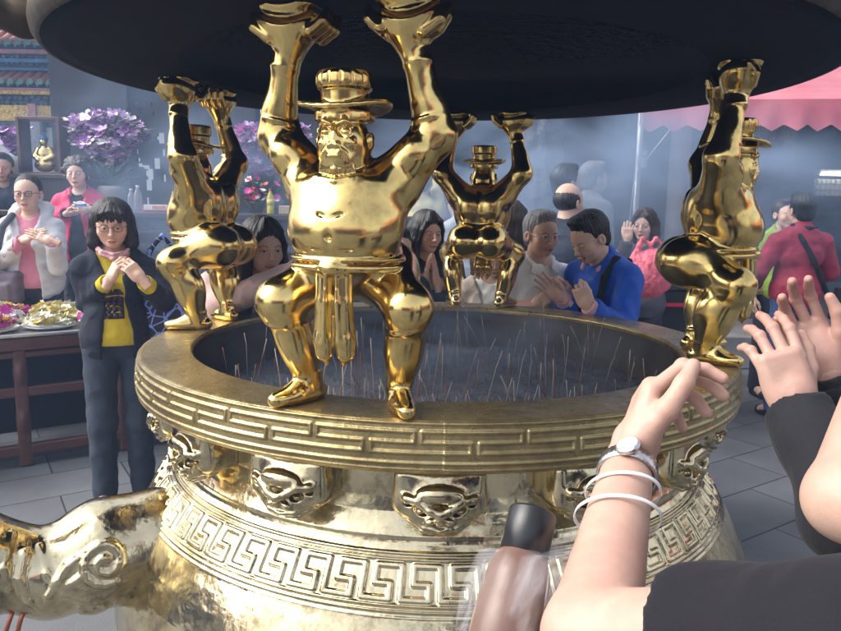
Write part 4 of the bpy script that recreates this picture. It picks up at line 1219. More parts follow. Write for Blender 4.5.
# --- framed case with a golden figure ------------------------------------------
M_GLASS, nt_, b_ = node_mat('case_glass'); b_.inputs['Transmission Weight'].default_value = 1; b_.inputs['Roughness'].default_value = .02; b_.inputs['IOR'].default_value = 1.05; b_.inputs['Base Color'].default_value = (.95, .97, 1, 1)
case = empty('display_case', (-3.17, 6.1, 1.72), 0, 'wooden framed glass case standing on the altar at the left', 'display case')
mb = MB(); cw, ch = .165, .235
for c, h in (((-cw, 0, ch), (.013, .09, ch)), ((cw, 0, ch), (.013, .09, ch)), ((0, 0, .012), (cw-.013, .09, .012)), ((0, 0, 2*ch-.012), (cw-.013, .09, .012))): mb.box(c, h, bev=.003)
mb.build('frame', M_WOOD2, case)
mb = MB(); mb.box((0, -.08, ch), (cw-.015, .002, ch-.025)); mb.build('pane', M_GLASS, case)
s = Sdf((-.12, -.08, 0), (.12, .08, .34), .004)
s.ell((0, 0, .06), (.085, .055, .06), None, .0).ell((0, 0, .14), (.065, .045, .08), None, .03).ell((0, -.005, .245), (.030, .032, .036), None, .012)
for sg in (-1, 1): s.chain([(sg*.05, 0, .19), (sg*.078, -.01, .13), (sg*.03, -.045, .10)], [.022, .022, .014], .012)
v, f = s.mesh(); o = mesh_obj('buddha_statue', v, f, M_GOLD); o.location = (-3.17, 6.1, 1.745); tag(o, 'small seated golden deity figure with dark headdress inside the framed case', 'figurine')
s = Sdf((-.05, -.05, .22), (.05, .05, .34), .004); s.ell((0, .0, .272), (.034, .036, .03), None, 0).ell((0, 0, .30), (.02, .02, .018), None, .008); v, f = s.mesh(); mesh_obj('headdress', v, f, M_BLUE, o)

# --- altar behind -----------------------------------------------------------------
alt = empty('altar_table', (-1.75, 6.05, .3), 0, 'long dark carved altar table with drawers at the left back', 'altar table')
mb = MB(); mb.box((0, 0, 1.11), (1.75, .33, .022), bev=.006); mb.build('tabletop', M_WOOD, alt)
mb = MB()
for z in (.98, .72, .46, .2): mb.box((0, -.26, z), (1.72, .02, .012), bev=.003)
for i in range(13): mb.box((-1.7+i*.283, -.26, .56), (.016, .022, .52), bev=.003)
mb.build('front_frame', M_WOOD2, alt)
mb = MB(); mb.box((0, .0, .55), (1.70, .245, .54)); mb.build('cabinet', M_WOOD, alt)
for i in range(12):
    for z in (1.03, .85): 
        mb = MB(); mb.box((-1.56+i*.283, -.255, z), (.10, .012, .032), bev=.006); mb.build('drawer', M_DSTONE, alt)
mb = MB(); mb.box((-3.35+1.75, .25, 1.25), (.4, .2, .12), bev=.01)
alt2 = empty('shrine_stand', (-3.35, 6.2, .3), 0, 'dark wooden stand under the glass case at far left', 'stand')
mb = MB(); mb.box((0, 0, .70), (.55, .3, .70), bev=.01); mb.box((0, -.02, 1.405), (.6, .33, .018), bev=.004); mb.build('stand_body', M_WOOD, alt2)

def orchid_pot(loc, W, Hh, mats, name_l, n=150, seed=1, potmat=M_STONE, r=.045, potr=.12, poth=.28):
    t = empty('orchid_arrangement', loc, 0, name_l, 'flower arrangement'); rs = random.Random(seed)
    mb = MB(); mb.lathe([(potr*.6, 0), (potr*.9, poth*.4), (potr, poth*.8), (potr*.85, poth), (potr*.75, poth), (potr*.7, poth-.02), (.001, poth-.02)], n=28); mb.build('vase', potmat, t, True)
    mbs = MB(); ml = MB(); pts = []
    for k in range(int(n/9)):
        a = rs.uniform(0, 6.28); L = rs.uniform(.5, 1); ex = math.cos(a)*W*L; ey = math.sin(a)*W*.5*L; top = poth+Hh*rs.uniform(.55, 1)
        P = []
        for q in range(7):
            t_ = q/6; P.append((ex*t_**1.3, ey*t_**1.3, poth+(top-poth)*math.sin(t_*1.9)/math.sin(1.9)*(1.0)))
        mbs.tube(P, .004, 5)
        for q in range(9):
            t_ = rs.uniform(.3, 1); i = min(int(t_*6), 5); f_ = t_*6-i; p = [P[i][c]+(P[i+1][c]-P[i][c])*f_+rs.uniform(-.035, .035) for c in range(3)]
            pts.append(p)
    for k in range(26):
        a = rs.uniform(0, 6.28); L = rs.uniform(.25, .8)*W; leaf(ml, (0, 0, poth), (L*math.cos(a), L*math.sin(a)*.6, poth+Hh*rs.uniform(.1, .5)), .03)
    mbs.build('stems', M_LEAF, t, True); ml.build('leaves', M_LEAF, t); flowers('blossoms', mats, t, pts, r, rs, 5)
    return t
orchid_pot((-2.62, 6.1, 1.44), .36, .56, [M_ORCHID, M_ORCHID, M_WPET, M_ORCHIDD], 'big arrangement of lilac orchids behind the woman in the pink jacket', 900, 3, r=.055, poth=.2)
orchid_pot((-3.52, 6.3, 1.60), .12, .20, [M_ORCHID, M_ORCHIDD], 'smaller lilac orchid bunch at the far left edge beside the framed case', 300, 8, r=.05)
orchid_pot((-1.30, 6.15, 1.44), .34, .56, [M_ORCHIDD, M_ORCHIDD, M_MAG, M_ORCHID], 'arrangement of deep purple orchids seen between the left and the front statue', 900, 5, r=.05, poth=.12)
t = empty('potted_bouquet', (-1.36, 5.9, 1.44), 0, 'low leafy bouquet with red and white blossoms in front of the purple orchids', 'bouquet'); rs = random.Random(9); mb = MB()
for k in range(160):
    a = rs.uniform(0, 6.28); q = rs.uniform(.02, .2); b0 = (q*.6*math.cos(a), q*.5*math.sin(a), rs.uniform(.02, .22)); leaf(mb, b0, (b0[0]+.07*math.cos(a), b0[1]+.05*math.sin(a), b0[2]+.04), .018)
mb.build('leaves', M_LEAF, t); flowers('blossoms', [M_RED, M_MAG, M_WPET], t, [(rs.uniform(-.2, .2), rs.uniform(-.15, -.05), rs.uniform(.1, .27)) for _ in range(26)], .028, rs, 6)
mb = MB(); mb.lathe([(.05, 0), (.08, .08), (.07, .1), (.001, .1)], n=20); mb.build('pot', M_WOOD, t, True)

# objects on the altar
M_BOTTLE, nt_, b_ = node_mat('clear_plastic'); b_.inputs['Transmission Weight'].default_value = .85; b_.inputs['Roughness'].default_value = .1; b_.inputs['Base Color'].default_value = (.85, .9, .95, 1); b_.inputs['IOR'].default_value = 1.3
M_OIL = basic('yellow_oil', (.55, .50, .05), .2, .1)
def small_bottle(loc, h, r, mat, cap, lab, grp=None, lm=None):
    t = empty('bottle', loc, 0, lab, 'bottle', grp)
    mb = MB(); mb.lathe([(r*.9, 0), (r, h*.04), (r, h*.3), (r*.94, h*.33), (r, h*.36), (r, h*.62), (r*.8, h*.74), (r*.4, h*.86), (r*.36, h*.93)], n=20); mb.build('bottle_body', mat, t, True)
    mb = MB(); mb.lathe([(r*.42, h*.92), (r*.42, h), (.001, h)], n=16); mb.build('cap', cap, t, True)
    if lm: mb = MB(); mb.lathe([(r*1.01, h*.36), (r*1.01, h*.6)], n=20); mb.build('paper_label', lm, t, True)
small_bottle((-2.30, 5.84, 1.433), .21, .033, M_BOTTLE, M_WPET, 'clear water bottle on the altar, taller one right of its neighbour')
small_bottle((-2.37, 5.88, 1.433), .185, .03, M_BOTTLE, M_WPET, 'clear water bottle on the altar, slightly shorter one on the left')
small_bottle((-1.22, 5.80, 1.433), .20, .030, M_OIL, M_RED, 'yellow green bottle with a red cap beside the red and white bouquet', lm=M_YPET)
mb = MB(); mb.box((0, 0, .035), (.075, .05, .035), bev=.006); o = mb.build('carton', basic('tan_card', (.45, .36, .26), .8)); o.location = (-1.08, 5.84, 1.433); tag(o, 'small tan cardboard box on the altar, behind the front statue\'s shoulder', 'box')
t = empty('snack_packet', (-2.56, 5.82, 1.433), 0, 'crumpled clear packet of yellow and pink snacks on a red tray', 'snack packet')
s = Sdf((-.14, -.07, 0), (.14, .08, .15), .006); rs = random.Random(2); s.ell((0, 0, .05), (.11, .05, .05), None, 0)
for k in range(16): s.ell((rs.uniform(-.1, .1), rs.uniform(-.03, .03), rs.uniform(.03, .11)), (.03, .02, .02), rotm(0, rs.uniform(-60, 60), 0), .004)
v, f = s.mesh(); cc = np.where(wob(v, 12, 3)[:, None] > 0, np.array([(.6, .45, .25)]), np.array([(.6, .35, .4)])); mesh_obj('packet', v, f, basic('snack_colours', (1, 1, 1), .25, .2, attr=True), t, True, cc)
mb = MB(); mb.box((0, 0, .006), (.15, .09, .006), bev=.003); mb.build('red_tray', M_RED, t)
t = empty('offering_box', (-2.10, 5.80, 1.433), 0, 'low red and white box with orange marks beside the left statue', 'box')
mb = MB(); mb.box((0, 0, .03), (.125, .06, .03), bev=.004); mb.build('box_body', M_RED, t); mb = MB(); mb.box((0, -.063, .04), (.115, .003, .022)); mb.build('white_band', M_WPET, t)
mb = MB()
for i in range(6): mb.box((-.04+i*.018, -.068, .04), (.006, .002, .012))
mb.build('marks', basic('orange_ink', (.7, .25, .05)), t)

# lattice window letting the sky through, and pale wall beyond it
def lattice(loc, w, h, lab, seed=2):
    mb = MB(); r = random.Random(seed); nx, nz = int(w/.02), int(h/.02); hole = set()
    for k in range(60):
        cx, cz = r.randrange(2, nx-2), r.randrange(2, nz-2); sx, sz = r.choice([1, 1, 2]), r.choice([1, 1, 2, 3])
        for i in range(cx-sx, cx+sx):
            for j in range(cz-sz, cz+sz):
                if 0 < i < nx-1 and 0 < j < nz-1: hole.add((i, j))
    V = []; F = []
    for i in range(nx):
        for j in range(nz):
            if (i, j) in hole: continue
            mb.box((-w/2+(i+.5)*w/nx, 0, (j+.5)*h/nz), (w/nx/2-.0002, .03, h/nz/2-.0002))
    o = mb.build('lattice_screen', M_DARK); o.location = loc; tag(o, lab, 'lattice screen')
lattice((-3.055, 8.2, .6), .40, 2.9, 'dark pierced lattice screen with daylight showing through, behind the orchids')
# surrounding buildings of the courtyard (behind and beside the camera)
def pavilion(loc, w, d, h, rz, lab):
    t = empty('courtyard_hall', loc, R(rz), lab, 'hall')
    mb = MB(); mb.box((0, d/2, h/2), (w/2, .15, h/2)); mb.build('wall', basic('hall_red', (.16, .06, .05), .7), t)
    for i in range(int(w/2.4)+1):
        mb = MB(); mb.lathe([(.26, 0), (.26, .2), (.2, .3), (.2, h-.3), (.28, h)], (-w/2+i*2.4, -.4, 0), 20); mb.build('column', M_STONE, t, True)
    mb = MB(); mb.box((0, 0, h+.15), (w/2+.6, d/2+.5, .15)); mb.build('beam', M_DARK, t)
    mb = MB()
    k = int((w+1.6)/.3)
    for i in range(k):
        x = -w/2-.8+i*.3; mb.tube([(x, -d/2-1.0, h+.25), (x, -d/2, h+.7), (x, d/2-.3, h+2.0)], .09, 6)
    mb.add([(-w/2-.8, -d/2-1, h+.22), (w/2+.8, -d/2-1, h+.22), (w/2+.8, d/2-.3, h+1.97), (-w/2-.8, d/2-.3, h+1.97)], [(0, 1, 2, 3)])
    mb.build('roof', M_TILE, t)
pavilion((0, -16, 0), 18, 3, 3.2, 180, 'front hall of the courtyard, behind the photographer')
pavilion((-17, 2, 0), 16, 3, 3.0, 90, 'side hall closing the courtyard on the left')
pavilion((17, 1, 0), 16, 3, 3.0, -90, 'side hall closing the courtyard on the right')

# --- pink awning -------------------------------------------------------------------
def awning():
    m, nt, b = node_mat('pink_awning_cloth'); co = coords(nt); n = noise_node(nt, 3, 4, co)
    r = ramp(nt, n.outputs[0], [(.3, (.70, .20, .26)), (.7, (.82, .32, .38))]); nt.links.new(r.outputs[0], b.inputs['Base Color']); b.inputs['Roughness'].default_value = .7
    tr = nt.nodes.new('ShaderNodeBsdfTranslucent'); nt.links.new(r.outputs[0], tr.inputs[0]); ms = nt.nodes.new('ShaderNodeMixShader'); ms.inputs[0].default_value = .45
    out = [x for x in nt.nodes if x.type == 'OUTPUT_MATERIAL'][0]; nt.links.new(b.outputs[0], ms.inputs[1]); nt.links.new(tr.outputs[0], ms.inputs[2]); nt.links.new(ms.outputs[0], out.inputs[0])
    t = empty('awning', (1.76, 6.0, 2.2), 0, 'pink cloth awning with a scalloped valance at the upper right', 'awning')
    n, L = 240, 3.6; V = []; F = []; sc = .196
    rows = [1, .75, .5, .25, 0]
    for i in range(n+1):
        x = L*i/n; u = (x % sc)/sc; drop = .055*(1-abs(2*u-1)**1.0) if True else 0
        tilt = x*.022
        for k, q in enumerate(rows):
            wv = .022*math.sin(x*9)+.014*math.sin(x*23)
            V.append((x, wv*(1-q)-.0, tilt+.20*q-(1-q)*drop))
    m_ = len(rows)
    for i in range(n):
        for k in range(m_-1): F.append((i*m_+k, (i+1)*m_+k, (i+1)*m_+k+1, i*m_+k+1))
    mesh_obj('valance', V, F, m, t)
    V = []; F = []; ny = 14; nx = 60
    for i in range(nx+1):
        for j in range(ny+1):
            x = L*i/nx; q = j/ny; V.append((x, q*2.0, x*.022+.20+q*1.0-.10*math.sin(q*3.14)+.02*q*math.sin(x*5+q*4)))
    for i in range(nx):
        for j in range(ny): F.append((i*(ny+1)+j, (i+1)*(ny+1)+j, (i+1)*(ny+1)+j+1, i*(ny+1)+j+1))
    mesh_obj('canopy_cloth', V, F, m, t)
    for x in (.02, 3.5):
        mb = MB(); mb.tube([(x, .03, -2.2), (x, .03, .19)], .026, 12); mb.build('pole', M_STEEL, t, True)
    mb = MB(); mb.tube([(.02, .03, -.36), (.31, .12, .0), (.33, .13, .16)], .008, 8); mb.build('brace', M_STEEL, t, True)
    mb = MB(); mb.box((.055, -.0, -.30), (.02, .02, .045), bev=.004); mb.box((.06, .0, -.22), (.012, .02, .02)); mb.build('clamp', M_STEEL, t)
    mb = MB(); mb.tube([(.0, 0, -.25), (-.03, -.05, -.5), (-.07, -.1, -.92)], .005, 6); mb.build('cord', M_WHITE, t, True)
M_STEEL = basic('galvanised_steel', (.42, .44, .46), .4, .2, metal=.7)
awning()

# --- table with red trays, pink bag ---------------------------------------------------
t = empty('side_table', (1.80, 5.3, 0), 0, 'dark table carrying red trays behind the man in blue', 'table')
mb = MB(); mb.box((0, 0, .98), (.36, .3, .02), bev=.005); mb.build('tabletop', M_WOOD, t)
mb = MB(); mb.box((0, 0, .72), (.33, .27, .23)); mb.build('cabinet', M_DARK, t)
for sx in (-1, 1):
    for sy in (-1, 1): mb = MB(); mb.box((sx*.31, sy*.25, .245), (.03, .03, .245), bev=.005); mb.build('leg', M_WOOD, t)
mb = MB(); mb.box((0, -.31, .86), (.34, .01, .012)); mb.box((0, -.31, .6), (.34, .01, .012)); mb.build('rail', M_RED, t)
def tray(loc, r, lab):
    mb = MB(); mb.lathe([(.001, .006), (r*.85, .006), (r, .03), (r+.008, .032), (r*.88, 0), (.001, 0)], n=32); o = mb.build('tray', M_RED, None, True); o.location = loc; tag(o, lab, 'tray', 'red trays on the dark table')
tray((1.83, 5.12, 1.0), .15, 'round red plastic tray lying on the dark table behind the pink bag')
s = Sdf((-.12, -.12, -.12), (.12, .12, .12), .006); s.tor((0, 0, 0), .075, .014, rotm(80, 0, 10)); s.ell((0, .02, 0), (.07, .02, .07), None, .01); v, f = s.mesh()
o = mesh_obj('dish', v, f, M_RED); o.location = (1.74, 5.0, 1.21); tag(o, 'upright round red dish leaning beside the right statue\'s back', 'dish')
mb = MB(); mb.box((1.80, 5.1, 1.075), (.11, .12, .065), bev=.01); o = mb.build('offering_pile', M_WOOD2); tag(o, 'dark box behind the upright red dish on the table', 'box')
# pink plastic bag with two handles
m, nt, b = node_mat('pink_plastic_film'); b.inputs['Base Color'].default_value = (.80, .16, .22, 1); b.inputs['Roughness'].default_value = .35; b.inputs['Alpha'].default_value = .85
n_ = noise_node(nt, 22, 5, coords(nt)); bump(nt, b, n_.outputs[0], 1., .02)
s = Sdf((-.2, -.12, -.28), (.2, .12, .2), .006)
s.ell((0, 0, -.10), (.14, .085, .14), None, 0).ell((.02, 0, -.02), (.12, .07, .09), None, .04)
for sg in (-1, 1): s.chain([(sg*.11, 0, .0), (sg*.08, 0, .08), (sg*.04-.02, 0, .13), (-.01, 0, .09)], [.028, .016, .011, .012], .02)
v, f = s.mesh(); N = vnorm(v, f); v = v+N*(np.abs(wob(v*np.array((1.5, 1.5, .7)), 10, 3))*-.008)[:, None]
o = mesh_obj('plastic_bag', v, f, m); o.location = (1.40, 4.35, 1.22); tag(o, 'pink plastic carrier bag with tied handles beside the man in blue', 'plastic bag')
# ------------------------------------------------------------------ the worshippers
def W(px, py, Y):
    """point seen at a pixel of the 841 wide photograph, at distance Y in front of the camera"""
    f, pi_, ro = 713.5, .1525, .017
    a, b = px-420.5, py-315.5; cr, sr = math.cos(ro), math.sin(ro)
    x = (a*cr+b*sr)/f; u = -(-a*sr+b*cr)/f; c, s = math.cos(pi_), math.sin(pi_)
    d = (x, c+u*s, -s+u*c); t = Y/d[1]
    return np.array((d[0]*t, Y, 1.52+d[2]*t))
def arms_w(loc, yaw, H, spec):
    """arm targets given in world space turned into the person's own frame"""
    S = H/1.6; c, s = math.cos(R(-yaw)), math.sin(R(-yaw)); out = {}
    def loc_(p): q = (np.array(p)-np.array(loc)); return np.array((q[0]*c-q[1]*s, q[0]*s+q[1]*c, q[2]))/S
    def dir_(p): q = np.array(p, float); return np.array((q[0]*c-q[1]*s, q[0]*s+q[1]*c, q[2]))
    for sg, a in spec.items():
        b = dict(a); b['el'] = loc_(a['el']); b['wr'] = loc_(a['wr']); b['hd'] = dir_(a['hd']); b['n'] = dir_(a['n']); out[sg] = b
    return out
def place(eye, Y, yaw, lean=0, z0=0., headoff=(0, 0, 0)):
    """where to stand, and how tall, so that the eyes fall at a pixel of the photograph at distance Y"""
    t = W(eye[0], eye[1], Y); lr = rotm(lean, 0, 0); pv = np.array((0, .02, .92))
    h = lr@(np.array((0, -.012, 1.487))-pv)+pv+np.array(headoff)
    S = (t[2]-z0)/h[2]; a = R(yaw); hx, hy = h[0]*S, h[1]*S
    return (t[0]-(hx*math.cos(a)-hy*math.sin(a)), Y-(hx*math.sin(a)+hy*math.cos(a)), z0), S*1.6
J_NAVY = cloth_mat('charcoal_knit', (.016, .018, .030), fold=.5); T_YEL = cloth_mat('mustard_cotton', (.56, .43, .025)); J_WHITE = cloth_mat('white_fleece', (.68, .67, .68)); T_PINK = cloth_mat('pink_cotton', (.72, .27, .35))
J_PINK = cloth_mat('magenta_jacket', (.68, .04, .13), .6); T_BLACK = cloth_mat('black_cotton', (.014, .014, .018)); J_ROSE = cloth_mat('dusty_pink_coat', (.52, .38, .37)); T_WHITE = cloth_mat('white_cotton', (.82, .82, .80))
J_BEIGE = cloth_mat('beige_cardigan', (.42, .36, .31)); J_BLUE = cloth_mat('royal_blue_nylon', (.015, .10, .55), .5); C_PINK = cloth_mat('pale_pink_collar', (.68, .38, .42)); J_GREY = cloth_mat('grey_cardigan', (.30, .31, .31))
J_RED = cloth_mat('crimson_windbreaker', (.34, .035, .07), .6); J_LIME = cloth_mat('lime_cotton', (.34, .52, .08)); J_DARK = cloth_mat('dark_blue_wool', (.03, .035, .055)); J_CREAM = cloth_mat('pale_yellow_cotton', (.60, .55, .26)); J_MAG = cloth_mat('magenta_wool', (.30, .04, .12))
J_DGREY = cloth_mat('dim_grey_wool', (.10, .10, .12)); T_TROU = cloth_mat('slate_trouser', (.035, .045, .065)); T_JEANS = cloth_mat('denim', (.05, .09, .22))
SK = (.66, .45, .35); SK2 = (.70, .50, .40); SK3 = (.55, .36, .27)

# woman in charcoal jacket and mustard top
yaw = 24; loc, Hh = place((112, 225), 3.40, yaw)
wr1, wr2 = W(110, 279, 3.22), W(141, 279, 3.20)
a = arms_w(loc, yaw, Hh, {-1: dict(el=W(88, 302, 3.42), wr=wr1, hd=(.45, -.15, .75), n=(.55, .75, -.3), kind='clasp'), 1: dict(el=W(164, 300, 3.38), wr=wr2, hd=(-.55, -.1, .7), n=(-.6, .7, -.3), kind='clasp')})
p_a = person('woman in charcoal jacket and mustard yellow top with bobbed hair and glasses, clasping her hands', loc, yaw, Hh, arms=a, hair=('bob', M_HBLACK), top=T_YEL, jacket=J_NAVY, head=(8, 0, -4), glasses=(M_FRAME, .0014), trousers=T_TROU, down=.6, jsleeve=.80, sleeve=.93, skin=SK, age=1, stout=.96, jopen=.055, wide=1.12, collar=None)
mb = MB(); cc = p_a.matrix_basis
# scarf
s = Sdf((-.16, -.2, 1.2), (.16, .14, 1.46), .004); s.chain([(-.055, .05, 1.385), (-.078, -.01, 1.375), (-.055, -.065, 1.345), (0, -.095, 1.325), (.055, -.065, 1.345), (.078, -.01, 1.375), (.055, .05, 1.385)], [.010]*7, .006)
s.chain([(-.078, -.005, 1.385), (-.05, -.075, 1.36), (0, -.10, 1.345), (.06, -.06, 1.36)], [.007]*4, .004)
v, f = s.mesh(); v = v+vnorm(v, f)*(wob(v, 24, 5)*.004)[:, None]; mesh_obj('scarf', v, f, C_PINK, p_a)
s = Sdf((.03, -.35, 1.0), (.3, .1, 1.3), .004)
# printed panel on the shirt
sh_ = [c for c in bpy.data.objects if c.parent == p_a and c.name.startswith('shirt')][0]
mb = MB(); bpy.context.view_layer.update()
for ix in range(4):
    for iz in range(5):
        x, z = -.055+ix*.026, 1.16-iz*.03; ok_, hit, nn, _ = sh_.ray_cast(Vector((x, -1, z)), Vector((0, 1, 0)))
        if ok_: mb.box((x, hit.y+.001, z), (.0131, .004, .0151))
mb.build('silver_print', basic('silver_print', (.50, .50, .42), .4, .5, 60), p_a)
# bangle
q = a[1]; d = (q['wr']-q['el']); d /= np.linalg.norm(d); c0 = q['wr']-d*.035; fr = hand_frame(d, (1, 0, .3)); P = [tuple(c0+fr@np.array((.031*math.cos(t), .031*math.sin(t), 0))) for t in np.linspace(0, 2*np.pi, 30)]
mb.tube(P, .0035, 8, False); mb.build('bangle', basic('dark_beads', (.08, .05, .07), .3), p_a, True)
# tote with blue flowers hanging at her side
bm, nt, b = node_mat('blue_flower_print'); vo = nt.nodes.new('ShaderNodeTexVoronoi'); vo.feature = 'DISTANCE_TO_EDGE'; vo.inputs['Scale'].default_value = 22; nt.links.new(coords(nt), vo.inputs['Vector'])
r = ramp(nt, vo.outputs['Distance'], [(.03, (.25, .35, .85)), (.09, (.015, .018, .035))]); nt.links.new(r.outputs[0], b.inputs['Base Color']); b.inputs['Roughness'].default_value = .6
s = Sdf((-.2, -.1, -.3), (.2, .1, .45), .006); s.ell((0, 0, -.10), (.15, .06, .15), None, 0).box((0, 0, 0), (.12, .045, .09), None, .03, .04); s.chain([(-.10, 0, .08), (-.06, 0, .3), (0, .0, .38), (.06, 0, .3), (.10, 0, .08)], [.010]*5, .01)
v, f = s.mesh(); v = v+vnorm(v, f)*(wob(v, 9, 5)*.006)[:, None]; o = mesh_obj('tote_bag', v, f, bm); o.location = tuple(W(165, 312, 3.5)); o.rotation_euler = (0, 0, R(20)); tag(o, 'dark tote bag with blue flower print hanging at the side of the woman in charcoal', 'bag')

# woman in white hooded jacket
yaw = 12; loc, Hh = place((28, 194), 4.85, yaw)
a = arms_w(loc, yaw, Hh, {-1: dict(el=W(0, 262, 4.75), wr=W(22, 240, 4.62), hd=(.85, -.1, .35), n=(.1, .6, -.6), kind='flat'), 1: dict(el=W(58, 266, 4.78), wr=W(52, 241, 4.60), hd=(-.85, -.1, .35), n=(-.1, .6, -.6), kind='flat')})
p_b = person('woman in a white hooded jacket over pink top with brown framed glasses, hands held together', loc, yaw, Hh, arms=a, hair=('tied', M_HBLACK), top=T_PINK, jacket=J_WHITE, hoodie=True, glasses=(M_FRAME, .0020), trousers=(.05, .05, .08), skin=SK, jopen=.05, wide=1.04, fine=.003)
s = Sdf((-.35, -.35, .8), (.1, .2, 1.4), .007)
s.chain([(-.09, -.05, 1.35), (-.125, -.13, 1.28), (-.15, -.16, 1.15), (-.19, -.17, 1.02)], [.022]*4, .0)
v, f = s.mesh(); mesh_obj('bag_strap', v*np.array((1, 1, 1)), f, J_DGREY, p_b)
s = Sdf((-.2, -.12, -.16), (.2, .12, .16), .007); s.box((0, 0, 0), (.13, .06, .11), None, .04, 0); s.box((0, -.06, -.02), (.09, .02, .06), None, .015, .01); v, f = s.mesh(); v = v+vnorm(v, f)*(wob(v, 9, 5)*.006)[:, None]
o = mesh_obj('shoulder_bag', v, f, cloth_mat('mauve_grey_canvas', (.16, .13, .16))); o.location = tuple(W(2, 288, 4.7)); tag(o, 'mauve grey shoulder bag at the hip of the woman in white', 'bag')

# woman in pink jacket with curls, on the platform
yaw = 8; loc, Hh = place((78, 174), 5.35, yaw, z0=.3)
a = arms_w(loc, yaw, Hh, {-1: dict(el=W(50, 214, 5.4), wr=W(66, 214, 5.2), hd=(.9, -.1, .1), n=(0, .3, .9), kind='relaxed'), 1: dict(el=W(103, 216, 5.4), wr=W(90, 209, 5.15), hd=(-.9, -.2, .1), n=(.1, .9, .0), kind='relaxed')})
p_c = person('woman with short dark curls in a magenta jacket over black top, eyes closed', loc, yaw, Hh, arms=a, hair=('curly', M_HBROWN), top=T_BLACK, jacket=J_PINK, closed=True, age=1, skin=SK2, lip=(.5, .08, .08), jopen=.05, fine=.003, wide=1.08, collar=J_PINK)
mb = MB(); q = W(80, 205, 5.05); mb.box((0, 0, 0), (.035, .012, .008), bev=.004); mb.box((.03, 0, 0), (.012, .014, .010), bev=.003); o = mb.build('lighter', basic('blue_plastic', (.02, .25, .70), .3)); o.location = tuple(q); tag(o, 'small blue gadget held by the woman in the magenta jacket', 'gadget')

# man at the far left edge
person('man in a dark blue jacket at the left edge, standing beside the glass case', *(lambda q: (q[0], 20, q[1]))(place((3, 169), 5.9, 20, z0=.3)), male=True, hair=('short', M_HBLACK), top=J_DARK, jacket=J_DARK, skin=SK3, fine=.0035, jopen=0, bodyh=.009)

# girl between the left and the front statue
yaw = 56; loc, Hh = place((263, 248), 2.90, yaw, 30, headoff=(0, -.02, -.01))
a = arms_w(loc, yaw, Hh, {-1: dict(el=W(220, 305, 2.80), wr=W(304, 268, 2.66), hd=(.9, .1, .35), n=(0, .6, -.6), kind='relaxed')})
p_f = person('young woman with long black hair in a dusty pink coat, sleeve raised before her mouth', loc, yaw, Hh, arms=a, hair=('long', M_HBLACK), jacket=J_ROSE, jopen=0, top=T_WHITE, lean=30, head=(4, 0, -22), skin=SK2, headoff=(0, -.02, -.01), wide=1.03, down=.4)

# woman praying, right of the front statue
yaw = 22; loc, Hh = place((427, 233), 3.85, yaw)
a = arms_w(loc, yaw, Hh, {-1: dict(el=W(404, 300, 3.9), wr=W(425, 283, 3.78), hd=(.12, -.15, .9), n=(1, .2, 0), kind='flat'), 1: dict(el=W(462, 300, 3.95), wr=W(437, 283, 3.76), hd=(-.12, -.15, .9), n=(-1, .2, 0), kind='flat')})
person('woman in black with shoulder length hair, palms pressed in prayer beside the front statue', loc, yaw, Hh, arms=a, hair=('shoulder', M_HBLACK), top=T_BLACK, skin=SK, down=.5, sleeve=.9, head=(4, 0, 6))
# short person with glasses half hidden behind the front statue
person('short person with glasses, half hidden by the shoulder of the front statue', *(lambda q: (q[0], 15, q[1]))(place((399, 250), 3.7, 15)), hair=('short', M_HBLACK), top=T_BLACK, glasses=(M_FRAME, .0016), skin=SK2)

# woman in beige cardigan behind the far statue
yaw = 4; loc, Hh = place((492, 255), 3.52, yaw, 4)
person('woman in a beige cardigan over white tee, face behind the legs of the far statue', loc, yaw, Hh, hair=('long', M_HWARM), top=T_WHITE, jacket=J_BEIGE, head=(20, 0, 4), skin=SK2, lean=4, closed=True, jopen=.075, arms={-1: dict(el=(-.22, -.02, 1.05), wr=(-.13, -.12, 1.12), hd=(.8, .0, .3), n=(0, .8, -.2), kind='relaxed'), 1: dict(el=(.22, -.02, 1.05), wr=(.13, -.12, 1.12), hd=(-.8, -.3, .3), n=(0, .8, -.2), kind='relaxed')})
person('dark haired person seen from behind, between the far statue and the elderly man', *(lambda q: (q[0], 150, q[1]))(place((512, 224), 3.95, 150)), hair=('shoulder', M_HBROWN), top=J_DARK, skin=SK, fine=.0035, bodyh=.009)

# elderly man in white polo
yaw = 20; loc, Hh = place((541, 235), 3.52, yaw)
a = arms_w(loc, yaw, Hh, {-1: dict(el=(.42, 3.5, 1.05), wr=(.55, 3.42, 1.05), hd=(.6, -.3, .5), n=(0, .8, -.2), kind='relaxed'), 1: dict(el=(.86, 3.62, 1.06), wr=(.74, 3.42, 1.08), hd=(-.5, -.3, .5), n=(0, .8, -.2), kind='relaxed')})
p_j = person('elderly man with grey hair and glasses in a white polo shirt', loc, yaw, Hh, male=True, arms=a, hair=('short', M_HGREY), top=T_WHITE, collar=T_WHITE, glasses=(M_METAL, .0016), age=1, skin=(.66, .44, .34), tsleeve=.45, wide=1.06, head=(4, 0, 4), down=.5)

